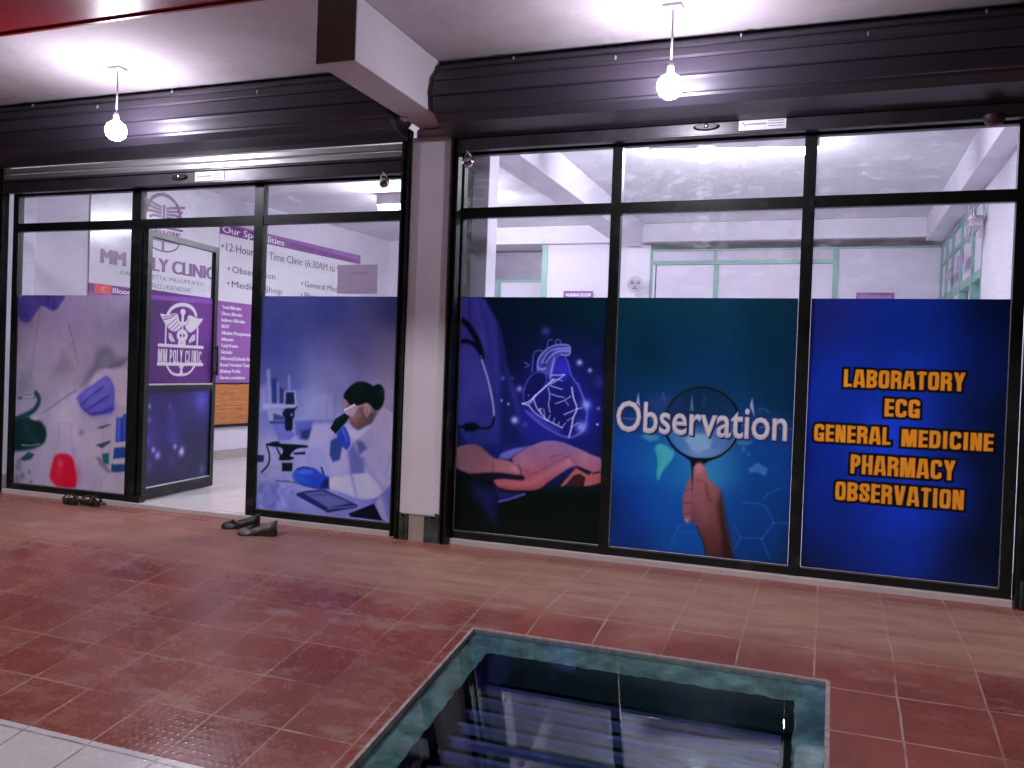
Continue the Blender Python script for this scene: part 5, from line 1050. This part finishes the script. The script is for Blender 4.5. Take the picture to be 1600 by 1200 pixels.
# paper notice inside the glass
t = empty('paper_notice', (-2.985,.006,1.65), 'pale lilac paper notice taped inside the glass above the scientist poster', 'notice')
bm = B((-3.137,-2.832,.0045,.0058,1.558,1.752)); obj('sheet', bm, paper(), t)
bm = bmesh.new()
for k, (a, b_) in enumerate(((-3.03,-2.92),(-3.035,-2.90))): add_box(bm, a, b_, .0035, .0042, 1.700-k*.012, 1.703-k*.012)
obj('faint_print', bm, M_greyink, t)
bm = bmesh.new(); add_lathe(bm, (.735,-.112,2.452), [(.0,-.052),(.022,-.048),(.04,-.036),(.05,-.018),(.052,0),(.052,.004)], 20)
tag(obj('shutter_stop', bm, pbr('brown_rubber', (.06,.02,.02), .5), smooth=True, at=(.735,-.112,2.44)), 'small dark round stop under the shutter at far right', 'stop')

# ------------------------------------------------------------------ pendant lamps
def pendant(x, y, label):
    t = empty('pendant_lamp', (x, y, 2.95), label, 'lamp', 'bare pendant bulbs under the porch ceiling')
    bm = B((x-.05,x+.05,y-.04,y+.04,2.932,2.9495)); obj('ceiling_plate', bm, M_plastic, t, bevel=.004)
    bm = bmesh.new(); add_tube(bm, [(x,y,2.932),(x+.002,y,2.80),(x,y,2.66)], .0055, 8); obj('cord', bm, M_cord, t, True)
    bm = bmesh.new(); add_lathe(bm, (x,y,2.61), [(.0,.055),(.012,.052),(.018,.03),(.019,.004),(.022,.0),(.022,-.012),(.0,-.012)], 16); obj('bulb_holder', bm, M_plastic, t, True)
    bm = bmesh.new(); add_lathe(bm, (x,y,2.57), [(.018,.034),(.030,.030),(.054,.014),(.066,-.012),(.067,-.034),(.056,-.062),(.033,-.082),(.0,-.090)], 24); obj('bulb', bm, M_bulb, t, True)
    return t
pa = pendant(-4.40, -.69, 'lit bare bulb hanging above the open door shopfront, left of the beam')
pb = copy_tree(pa); pb.location = (-.808, -.677, 2.95); pb['label'] = 'lit bare bulb hanging above the magnifier poster, right of the beam'

# ------------------------------------------------------------------ footwear
def shoe(name, loc, rz, label, cat, group, mat, matd):
    """slip-on pump with a low wedge heel, toe towards +x"""
    t = empty(name, loc, label, cat, group); t.rotation_euler[2] = rz
    L, o = .245, Vector(loc)
    st = [0, .03, .08, .13, .17, .205, .23, .245]
    wd = [.030, .034, .033, .036, .041, .040, .030, .008]
    zb = [.040, .040, .030, .014, .007, .008, .012, .018]           # underside of the upper
    zt = [.100, .088, .068, .052, .050, .048, .038, .024]           # top line
    bm = bmesh.new(); rings = []
    for s, wv, b_, tp in zip(st, wd, zb, zt):
        ring = []
        for k in range(9):
            a = math.pi*k/8; x = wv*math.cos(a)*(1.0 if k in (0,8) else 1.0)
            closed = s > .15
            if closed: zz = b_ + (tp-b_)*math.sin(a)**.7
            else: zz = b_ + (tp-b_)*(1-abs(math.sin(a)))*1.0 if 1 <= k <= 7 else tp
            ring.append(bm.verts.new(o + Vector((s-.12, x, zz))))
        rings.append(ring)
    for a, b_ in zip(rings, rings[1:]):
        for k in range(8): bm.faces.new((a[k], a[k+1], b_[k+1], b_[k]))
    # outer sides and the back
    lows = [[bm.verts.new(o + Vector((s-.12, sg*wv*1.02, b_-.004))) for s, wv, b_ in zip(st, wd, zb)] for sg in (1,-1)]
    for j, col in enumerate(lows):
        e = [r[0 if j == 0 else 8] for r in rings]
        for i in range(len(st)-1): bm.faces.new((e[i], e[i+1], col[i+1], col[i]))
    bm.faces.new((rings[0][0], lows[0][0], lows[1][0], rings[0][8]))
    u = obj('upper', bm, mat, t, True)
    sm = u.modifiers.new('thick', 'SOLIDIFY'); sm.thickness = .003
    bm = bmesh.new()
    bot = [bm.verts.new(o + Vector((s-.12, sg*wv*1.05, 0.0))) for sg in (1,) for s, wv in zip(st, wd)]; bot2 = [bm.verts.new(o + Vector((s-.12, -wv*1.05, 0.0))) for s, wv in zip(st, wd)]
    top = [bm.verts.new(o + Vector((s-.12, wv*1.03, b_))) for s, wv, b_ in zip(st, wd, zb)]; top2 = [bm.verts.new(o + Vector((s-.12, -wv*1.03, b_))) for s, wv, b_ in zip(st, wd, zb)]
    for i in range(len(st)-1):
        bm.faces.new((bot[i],bot[i+1],top[i+1],top[i])); bm.faces.new((bot2[i],top2[i],top2[i+1],bot2[i+1])); bm.faces.new((top[i],top[i+1],top2[i+1],top2[i])); bm.faces.new((bot[i],bot2[i],bot2[i+1],bot[i+1]))
    bm.faces.new((bot[0],top[0],top2[0],bot2[0])); bm.faces.new((bot[-1],bot2[-1],top2[-1],top[-1]))
    obj('wedge_sole', bm, matd, t)
    bm = bmesh.new()                                                # bow on the vamp
    for sg in (1,-1): add_lathe(bm, o + Vector((.052, sg*.014, .052)), [(0,-.004),(.010,-.003),(.013,0),(.010,.003),(0,.004)], 10)
    add_lathe(bm, o + Vector((.052, 0, .054)), [(0,-.004),(.005,-.003),(.005,.003),(0,.004)], 8)
    obj('bow', bm, mat, t, True)
    return t
M_shoe = pbr('grey_leather', (.16,.15,.16), .4, var=.2, scale=20); M_shoed = pbr('dark_shoe', (.03,.032,.028), .5, var=.2, scale=20); M_sole = pbr('black_sole', (.012,.014,.012), .6)
S1 = Vector((-3.416, -0.405, 0)); S2 = Vector((-3.640, -0.283, 0))
shoe('pump_shoe', (S1.x, S1.y, zr(S1.y)), math.radians(198), 'grey slip-on wedge shoe with a bow, nearer the camera of the pair', 'shoe', 'slip-on shoes by the open door', M_shoe, M_sole)
shoe('pump_shoe', (S2.x, S2.y, zr(S2.y)), math.radians(206), 'dark slip-on wedge shoe behind the grey one, nearer the door', 'shoe', 'slip-on shoes by the open door', M_shoed, M_sole)
def sandal(loc, rz, label):
    t = empty('sandal', loc, label, 'sandal', 'dark sandals below the lab poster'); t.rotation_euler[2] = rz; o = Vector(loc)
    n = 26; pts = []
    for k in range(n):
        a = 2*math.pi*k/n; x = .125*math.cos(a); wv = .042 + .008*math.cos(a) - .006*math.cos(2*a)
        pts.append((x, wv*math.sin(a)))
    bm = bmesh.new(); add_hull(bm, [o+Vector((x*.98,y*.96,0)) for x, y in pts], [o+Vector((x,y,.024 + (.010 if x < -.03 else 0))) for x, y in pts]); obj('sole', bm, M_sole, t)
    ml = pbr('brown_strap', (.075,.040,.025), .55, var=.3, scale=20)
    for xa, hh in ((.045,.040),(.005,.048),(-.085,.055)):
        bm = bmesh.new(); arc = [o+Vector((xa + .012*math.sin(a), .045*math.cos(a), .022+hh*math.sin(a))) for a in [math.pi*k/10 for k in range(11)]]
        arc2 = [p+Vector((.026,0,-.004)) for p in arc]
        va = [bm.verts.new(p) for p in arc]; vb = [bm.verts.new(p) for p in arc2]
        for k in range(10): bm.faces.new((va[k],va[k+1],vb[k+1],vb[k]))
        s = obj('strap', bm, ml, t, True); s.modifiers.new('thick','SOLIDIFY').thickness = .004
    return t
D1 = Vector((-5.30, -.135, 0)); D2 = Vector((-5.13, -.110, 0))
sandal((D1.x, D1.y, zr(D1.y)), math.radians(150), 'dark brown strapped sandal below the lab poster, left of the two')
sandal((D2.x, D2.y, zr(D2.y)), math.radians(165), 'dark brown strapped sandal below the lab poster, right of the two, nearer the door')

# ------------------------------------------------------------------ glass hatch in the ramp
t = empty('glass_hatch', ((HX0+HX1)/2, HY1, zr(HY1)), 'large glass hatch let into the red ramp, with a green stained concrete rim', 'floor hatch')
def on(x, y, dz): return (x, y, zr(y)+dz)
g = .006
bm = bmesh.new(); add_hull(bm, [on(HX0+g,HY0+g,-.047),on(HX1-g,HY0+g,-.047),on(HX1-g,HY1-g,-.015),on(HX0+g,HY1-g,-.015)], [on(HX0+g,HY0+g,-.035),on(HX1-g,HY0+g,-.035),on(HX1-g,HY1-g,-.003),on(HX0+g,HY1-g,-.003)])
obj('glass_cover', bm, M_hatchglass, t)
bm = bmesh.new(); rr = random.Random(8)                 # rim with a rough inner edge
def ring_pts():
    out = []
    def edge(p, q, nx, ny, n):
        for k in range(n):
            f = k/n; j = (rr.random()-.5)*.008
            out.append((p[0]+(q[0]-p[0])*f + nx*j, p[1]+(q[1]-p[1])*f + ny*j))
    a, b_, c, d = (HX0+.115,HY1-.13), (HX1-.115,HY1-.125), (HX1-.10,HY0+.12), (HX0+.115,HY0+.12)
    edge(a,b_,0,1,46); edge(b_,c,1,0,46); edge(c,d,0,1,46); edge(d,a,1,0,46)
    return out
inner = ring_pts(); n = len(inner)
outer = []
for k, (x, y) in enumerate(inner):
    s = k//46; f = (k % 46)/46
    P = [((HX0,HY1),(HX1,HY1)),((HX1,HY1),(HX1,HY0)),((HX1,HY0),(HX0,HY0)),((HX0,HY0),(HX0,HY1))][s]
    outer.append((P[0][0]+(P[1][0]-P[0][0])*f, P[0][1]+(P[1][1]-P[0][1])*f))
low = lambda y: .034*(HY1-y)/(HY1-HY0)
vi = [bm.verts.new(on(x,y,-.028-low(y)-rr.random()*.006)) for x, y in inner]; vo = [bm.verts.new(on(x,y,-.024-low(y))) for x, y in outer]
vd = [bm.verts.new(on(x,y,-.16)) for x, y in inner]; vu = [bm.verts.new(on(x,y,-.002)) for x, y in outer]
for k in range(n):
    j = (k+1) % n
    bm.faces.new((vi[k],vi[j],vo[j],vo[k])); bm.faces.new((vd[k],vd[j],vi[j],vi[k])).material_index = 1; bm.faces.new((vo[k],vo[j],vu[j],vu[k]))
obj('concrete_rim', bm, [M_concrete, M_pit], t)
bm = bmesh.new()
x0, x1, y0, y1, zd = HX0+.06, HX1-.06, HY0+.06, HY1-.07, -1.6
for q in ([(x0,y0),(x1,y0)],[(x1,y0),(x1,y1)],[(x1,y1),(x0,y1)],[(x0,y1),(x0,y0)]):
    (a0,b0),(a1,b1) = q; add_quad(bm, [(a0,b0,zd),(a1,b1,zd),(a1,b1,zr(b1)-.15),(a0,b0,zr(b0)-.15)])
add_quad(bm, [(x0,y0,zd),(x1,y0,zd),(x1,y1,zd),(x0,y1,zd)])
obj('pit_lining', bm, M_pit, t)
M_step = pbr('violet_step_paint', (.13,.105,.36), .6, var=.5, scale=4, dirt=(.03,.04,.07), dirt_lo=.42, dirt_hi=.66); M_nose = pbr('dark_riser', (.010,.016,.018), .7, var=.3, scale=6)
bm = bmesh.new()
for k in range(15):
    ya = y1-.07-k*.088; zt = -.30-k*.022
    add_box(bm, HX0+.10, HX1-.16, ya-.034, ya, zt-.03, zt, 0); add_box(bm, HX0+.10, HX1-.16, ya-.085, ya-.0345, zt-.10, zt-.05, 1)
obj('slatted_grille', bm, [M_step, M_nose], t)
bm = bmesh.new()                                        # mortar line between tile and glass
for (xa,ya,xb,yb) in ((HX0-.010,HY0,HX0+.004,HY1),(HX1-.004,HY0,HX1+.012,HY1),(HX0,HY1-.004,HX1,HY1+.007)):
    add_hull(bm, [on(xa,ya,-.02),on(xb,ya,-.02),on(xb,yb,-.02),on(xa,yb,-.02)], [on(xa,ya,.0025),on(xb,ya,.0025),on(xb,yb,.0025),on(xa,yb,.0025)])
obj('mortar_edge', bm, M_grout, t)

# ------------------------------------------------------------------ inside the clinic
def wfn(n): 
    k = math.hypot(1, .08)
    return lambda s, z: (-6.4+.08*s + n/k, s - .08*n/k, z)
def wslab(bm, s0, s1, z0, z1, n0, n1, mi=0):
    a, b_ = wfn(n0), wfn(n1)
    add_hull(bm, [a(s0,z0),a(s1,z0),b_(s1,z0),b_(s0,z0)], [a(s0,z1),a(s1,z1),b_(s1,z1),b_(s0,z1)], mi)
t = empty('side_wall', (-6.3,2.5,0), 'white indoor side wall behind the clinic name board', 'wall')
bm = bmesh.new(); wslab(bm, -.0, 5.95, 0, 2.86, -.2, 0); obj('wall_face', bm, M_wall_in, t)
bm = bmesh.new(); wslab(bm, .05, 5.8, .0, .10, .001, .012); obj('skirting', bm, M_plinth, t)
t = empty('back_wall', (-4,5.85,0), 'white indoor back wall beyond the clinic name board', 'wall')
bm = B((-5.95,-4.6,5.8,5.95,0,2.859)); obj('wall_face', bm, M_wall_in, t)
bm = B((-5.66,-4.9,5.755,5.799,0,2.30)); obj('door_panel', bm, pbr('lilac_door', (.44,.40,.62), .5, var=.04), t)
bm = B((-5.72,-5.665,5.74,5.799,0,2.35),(-5.664,-4.9,5.74,5.799,2.301,2.35)); obj('door_frame', bm, M_wall_in, t)
# clinic board
t = empty('clinic_signboard', (-6.2,2.5,1.7), 'white and purple wall board with the clinic name, specialities and test list', 'signboard')
bm = bmesh.new(); wslab(bm, .93, 2.515, 1.74, 2.80, .002, .012); wslab(bm, 2.525, 5.11, 1.722, 2.44, .002, .012); obj('white_panel', bm, M_board, t)
bm = bmesh.new(); wslab(bm, .93, 2.515, .84, 1.655, .002, .011); wslab(bm, 2.525, 5.11, .836, 1.7215, .002, .012); wslab(bm, 2.525, 5.11, 2.4405, 2.56, .002, .012)
obj('purple_panel', bm, M_purple_l, t)
bm = bmesh.new(); wslab(bm, .93, 2.515, 1.6555, 1.7395, .002, .0125)
f = wfn(.0128); add_quad(bm, [f(2.53,2.4425), f(5.105,2.4425), f(5.105,2.49), f(2.53,2.552)])
obj('purple_band', bm, M_purple, t)
bm = bmesh.new(); wslab(bm, .99, 1.17, 1.6525, 1.7425, .0127, .0135); obj('red_square', bm, M_inkred, t)
bm = bmesh.new(); F_ = wfn(.0142)
for k in range(5): add_text(bm, 'MM POLY CLINIC', 1.040+.006*k, 2.450+.006*k, 1.935+.002*(k % 2), .138, wfn(.0142+.0002*k))
# winged emblem above the name
def stroke(bm, pts, wv, fn):
    for (a, b_), (c, d) in zip(pts, pts[1:]):
        L = math.hypot(c-a, d-b_) or 1; nx, nz = -(d-b_)/L*wv/2, (c-a)/L*wv/2
        try: add_quad(bm, [fn(a+nx,b_+nz), fn(c+nx,d+nz), fn(c-nx,d-nz), fn(a-nx,b_-nz)])
        except ValueError: pass
ec, ez = 1.76, 2.40
stroke(bm, [(ec+.21*math.cos(a), ez+.10+.20*math.sin(a)) for a in [math.pi*k/12 for k in range(13)]], .035, F_)
stroke(bm, [(ec+.20*math.cos(a), ez-.16+.10*math.sin(a)) for a in [math.pi+math.pi*k/10 for k in range(11)]], .018, F_)
stroke(bm, [(ec-.25,ez-.02),(ec+.25,ez-.02)], .022, F_); stroke(bm, [(ec-.25,ez-.155),(ec+.25,ez-.155)], .022, F_)
stroke(bm, [(ec,ez+.2),(ec,ez)], .03, F_); stroke(bm, [(ec,ez-.16),(ec,ez-.25)], .03, F_)
for sg in (1,-1):
    for k in range(4): stroke(bm, [(ec+sg*.03,ez+.17-.03*k),(ec+sg*(.16-.01*k),ez+.20-.04*k),(ec+sg*(.27-.03*k),ez+.22-.055*k)], .026, F_)
for k in range(3): add_text(bm, 'MM POLY CLINIC', ec-.22+.004*k, ec+.215+.004*k, ez-.13, .085, wfn(.0142+.0002*k))
obj('name_and_emblem', bm, M_inkpurple, t)
def line(words_, s0, s1, z, cap, mat, heavy=0, bullet=False):
    bm = bmesh.new()
    for k in range(heavy+1): add_text(bm, words_, s0+.002*k, s1-.002*heavy+.002*k, z, cap, wfn(.0142+.0001*k))
    obj('lettering', bm, mat, t)
    if bullet:
        bm = bmesh.new(); wslab(bm, s0-.065, s0-.04, z+cap*.33, z+cap*.66, .0135, .0145); obj('bullet', bm, mat, t)
line('KANIYAMBETTA. MILLUMUKKU', 1.27, 2.31, 1.853, .042, M_inkdark); line('95422 | 9207482048', 1.60, 2.13, 1.768, .046, M_inkdark)
line('12 Hour Full Time Clinic (6:30AM to 9:00PM)', 2.62, 5.02, 2.270, .092, M_inkdark, 1, True)
for s0, s1, z, tx in ((2.72,3.42,2.045,'Observation'),(2.72,3.55,1.885,'Medical Shop'),(3.96,4.86,2.020,'General Medicine'),(3.96,4.50,1.880,'Pharmacy')): line(tx, s0, s1, z, .075, M_inkdark, 1, True)
line('Our Specialities', 2.56, 3.56, 2.462, .075, M_inkwhite, 3); line('Blood Sugar', 1.185, 1.62, 1.672, .050, M_inkwhite, 2)
for k, (tx, wd_) in enumerate((('Total Bilirubin',.235),('Direct Bilirubin',.25),('Indirect Bilirubin',.29),('SGOT',.10),('Alkaline Phosphatase',.37),('Albumin',.15),('Total Protien',.21),('Globulin',.14),('Albumin|Globulin Ratio',.42),('Renal Function Tests',.37),('(Kidney Profile',.25),('Serum creatinine',.31))):
    line(tx, 2.585, 2.585+wd_*1.25, 1.640-k*.0695, .040, M_inkwhite, 2)
bm = bmesh.new()
f = F_; stroke(bm, [(1.05,1.68),(1.07,1.71),(1.11,1.715)], .008, f); stroke(bm, [(1.07,1.71),(1.085,1.675),(1.10,1.67)], .008, f); obj('small_mark', bm, pbr('orange_print', (.85,.45,.12), .4), t)
t = empty('wood_dado_panel', (-6.2,3.2,.6), 'orange brown wood panel with black edge below the purple test list', 'wall panel')
bm = bmesh.new(); wslab(bm, .5, 5.2, .385, .822, .002, .03); obj('board', bm, M_wood, t)
bm = bmesh.new(); wslab(bm, .5, 5.2, .352, .384, .002, .036); wslab(bm, .5, 5.2, .823, .836, .002, .034); obj('edge_trim', bm, M_black, t)

# partitions with green frames
def part_back():
    t = empty('office_partition', (-1.5,5.02,0), 'lilac board partition with green frame at the back of the right room', 'partition', 'green framed office partitions')
    Y = 5.0
    bm = B((-3.29,-2.30,Y+.01,Y+.04,0,2.64),(-1.99,-1.955,Y+.01,Y+.04,0,2.4),(.02,1.06,Y+.01,Y+.04,0,2.54),(-1.94,.01,Y+.01,Y+.04,0,2.38))
    obj('board', bm, M_panel, t)
    bm = B((-3.36,-3.291,Y,Y+.05,0,2.64),(-2.02,-1.991,Y,Y+.05,0,2.54),(.0,.06,Y-.003,Y+.047,0,2.54),(-1.99,-.001,Y-.002,Y+.048,2.385,2.43),(-2.02,1.05,Y-.004,Y+.046,2.541,2.562),(-1.28,-1.225,Y-.001,Y+.049,0,2.38),(-1.28,-1.25,Y-.001,Y+.049,2.431,2.54))
    obj('green_frame', bm, M_green, t)
    bm = B((-1.99,-.001,Y+.01,Y+.04,2.431,2.54)); obj('upper_board', bm, pbr('upper_lilac', (.50,.46,.58), .5), t)
    bm = B((-2.30,-2.02,Y+.012,Y+.042,0,2.62)); obj('white_strip', bm, M_wall_in, t)
    return t
part_back()
t = empty('office_partition', (1.06,3,0), 'green framed side partition with door openings along the right wall', 'partition', 'green framed office partitions')
X = 1.06
bm = bmesh.new()
ysn = [4.98, 4.55, 4.10, 3.52, 2.86, 2.35]
for y in ysn: add_box(bm, X, X+.06, y-.03, y+.03, 0, 2.54)
add_box(bm, X+.002, X+.058, 2.35, 4.98, 2.541, 2.58); add_box(bm, X+.003, X+.057, 2.38, 4.95, 2.34, 2.38); add_box(bm, X+.003, X+.057, 2.38, 4.95, 1.93, 2.0)
obj('green_frame', bm, M_green, t)
bm = B((X+.02,X+.04,3.55,4.95,0,1.929),(X+.02,X+.04,2.38,4.95,2.381,2.54),(X+.02,X+.04,2.38,4.95,2.001,2.339)); obj('board', bm, M_panel, t)
t = empty('right_wall', (1.15,1,0), 'white indoor wall at the right behind the services poster', 'wall')
bm = B((1.061,1.3,.26,2.318,0,2.859),(1.13,1.3,2.318,6.0,0,2.859)); obj('wall_face', bm, M_wall_in, t)
bm = B((1.052,1.0605,.5,2.3,2.585,2.60)); obj('conduit', bm, M_plastic, t)
# room beyond the partition, at left of it
t = empty('rear_wall', (-3,6.2,0), 'dim lilac wall of the room beyond the green partition', 'wall')
bm = B((-4.6,1.4,6.1,6.25,0,2.859)); obj('wall_face', bm, M_panel, t)
t = empty('inner_doorway', (-3.9,5.6,0), 'dim doorway with a pale door under the cross beam beside the green post', 'doorway')
bm = B((-4.45,-3.36,5.5,5.52,2.27,2.64)); obj('dark_transom', bm, M_dimglass, t)
bm = B((-4.08,-3.362,5.49,5.53,0,2.235)); obj('door_leaf', bm, M_panel, t)
bm = B((-4.45,-4.14,5.5,5.52,0,2.235)); obj('side_light', bm, pbr('grey_lilac', (.34,.31,.42), .4), t)
bm = B((-4.14,-4.081,5.485,5.525,0,2.235),(-4.45,-3.362,5.48,5.524,2.2355,2.269)); obj('green_frame', bm, M_green, t)
t = empty('indoor_column', (-4.55,4.8,0), 'white indoor column at left of the dim doorway', 'column')
bm = B((-4.62,-4.26,4.9,5.3,0,2.859)); obj('shaft', bm, M_wall_in, t, bevel=.008)
t = empty('pillar_return', (-2.3,.4,0), 'white indoor return of the pillar beside the heart poster', 'wall')
bm = B((-2.52,-2.155,.252,.42,0,2.859)); obj('wall_face', bm, M_wall_in, t, bevel=.006)
t = empty('cross_beam', (-2,5.2,2.66), 'white indoor beam running across above the back partition', 'beam')
bm = B((-4.6,1.06,4.92,5.6,2.645,2.858)); obj('beam_body', bm, M_wall_in, t, bevel=.006)
t = empty('ceiling_beam', (-2.25,2.6,2.6), 'white indoor ceiling beam running back above the heart poster', 'beam', 'indoor ceiling beams running to the back')
bm = B((-2.37,-2.10,.06,4.919,2.60,2.858)); obj('beam_body', bm, M_wall_in, t, bevel=.006)
t = empty('ceiling_beam', (1.0,2.6,2.6), 'white indoor ceiling beam running back above the right partition', 'beam', 'indoor ceiling beams running to the back')
bm = B((.905,1.3,.06,4.919,2.60,2.858)); obj('beam_body', bm, M_wall_in, t, bevel=.006)
# name plates
def plate(name, fn, u0, u1, v0, v1, label, words, grp='purple room name plates'):
    t = empty(name, fn((u0+u1)/2, (v0+v1)/2), label, 'name plate', grp)
    bm = bmesh.new(); a = [fn(u0,v0),fn(u1,v0),fn(u1,v1),fn(u0,v1)]; nrm = (Vector(a[1])-Vector(a[0])).cross(Vector(a[3])-Vector(a[0])).normalized()
    add_hull(bm, a, [tuple(Vector(p)+nrm*.006) for p in a]); obj('plate', bm, M_purple, t)
    bm = bmesh.new(); h = v1-v0; f = lambda u, v: tuple(Vector(fn(u,v))+nrm*.0068)
    add_text(bm, words, u0+(u1-u0)*.08, u1-(u1-u0)*.08, v0+h*.28, h*.42, f, .02); obj('lettering', bm, M_purple_l if words is None else M_inkwhite, t)
plate('room_sign', lambda u, v: (u, 4.992, v), -3.065, -2.695, 1.985, 2.075, 'purple room name plate on the white board right of the green post', 'NURSING ROOM')
def blankplate(fn, u0, u1, v0, v1, label):
    t = empty('room_sign', fn((u0+u1)/2, (v0+v1)/2), label, 'name plate', 'purple room name plates')
    bm = bmesh.new(); a = [fn(u0,v0),fn(u1,v0),fn(u1,v1),fn(u0,v1)]; nrm = (Vector(a[1])-Vector(a[0])).cross(Vector(a[3])-Vector(a[0])).normalized()
    add_hull(bm, a, [tuple(Vector(p)+nrm*.006) for p in a]); obj('plate', bm, M_purple, t)
    bm = bmesh.new(); q = [tuple(Vector(fn(u0+(u1-u0)*x, v0+(v1-v0)*y))+nrm*.0066) for x, y in ((.06,.3),(.94,.3),(.94,.72),(.06,.72))]; add_quad(bm, q); obj('faded_lettering', bm, M_purple_l, t)
blankplate(lambda u, v: (u, 4.992, v), .25, .625, 1.96, 2.062, 'purple room name plate half hidden above the services poster')
blankplate(lambda u, v: (1.012, -u, v), -4.02, -3.60, 2.07, 2.16, 'small purple name plate on the side partition, farther of the two')
blankplate(lambda u, v: (1.012, -u, v), -3.30, -2.92, 2.10, 2.20, 'small purple name plate on the side partition, nearer of the two')
blankplate(lambda u, v: (u, 5.75, v), -5.47, -5.02, 1.70, 1.80, 'purple name plate on the lilac door beyond the paper notice')
# wall fans
def fan(c, axis, label, k_=1.0):
    t = empty('wall_fan', c, label, 'fan', 'small wall fans')
    n = Vector({'y': (0,-1,0), 'x': (-1,0,0)}[axis]); c = Vector(c)
    u = Vector((1,0,0)) if axis == 'y' else Vector((0,1,0)); v = Vector((0,0,1))
    bm = bmesh.new()
    for r in (.165*k_,.12*k_,.075*k_): add_tube(bm, [c + n*(.10+.03*(1-r/.165/k_)) + (u*math.cos(a)+v*math.sin(a))*r for a in [k*math.pi/12 for k in range(25)]], .004, 6, cap=False)
    for k in range(12): a = k*math.pi/6; add_tube(bm, [c+n*.135, c+n*.10+(u*math.cos(a)+v*math.sin(a))*.165*k_, c+n*.05+(u*math.cos(a)+v*math.sin(a))*.13*k_], .0025, 5)
    obj('guard', bm, M_chrome, t)
    bm = bmesh.new()
    for k in range(3):
        a = k*2*math.pi/3; d = u*math.cos(a)+v*math.sin(a); e = u*math.cos(a+.9)+v*math.sin(a+.9)
        q = [c+n*.09+d*.03*k_, c+n*.10+d*.14*k_, c+n*.075+e*.13*k_, c+n*.08+e*.03*k_]; add_hull(bm, q, [p+n*.004 for p in q])
    obj('blades', bm, pbr('fan_blade', (.20,.12,.24), .3), t)
    bm = bmesh.new(); add_tube(bm, [c+n*.10, c+n*.02], [.045*k_,.05*k_], 14); add_tube(bm, [c+n*.02, c-v*.12+n*.02, c-v*.12-n*.02], .016, 8); obj('motor', bm, M_plastic, t)
fan((-2.165, 4.985, 2.145), 'y', 'small grey wall fan on the white strip above the magnifier poster', .52)
fan((1.058, 2.25, 2.33), 'x', 'shiny wall fan seen edge-on beside the right wall')
# tube lights
def tube(x, y, ln, label, rz=0):
    t = empty('tube_light', (x,y,2.72), label, 'tube light', 'lit tube lights inside the clinic'); t.rotation_euler[2] = rz
    bm = B((x-ln/2,x+ln/2,y-.03,y+.03,2.745,2.857)); obj('batten', bm, M_plastic, t)
    bm = bmesh.new(); add_tube(bm, [(x-ln/2+.02,y,2.715),(x+ln/2-.02,y,2.715)], .022, 10); obj('tube', bm, M_tube, t, True)
    return t
tube(-.72, 1.37, 1.2, 'lit tube light glaring through the top pane above the magnifier poster', math.radians(8))
tube(-3.85, 2.83, 1.2, 'lit tube light on the ceiling behind the white pillar')
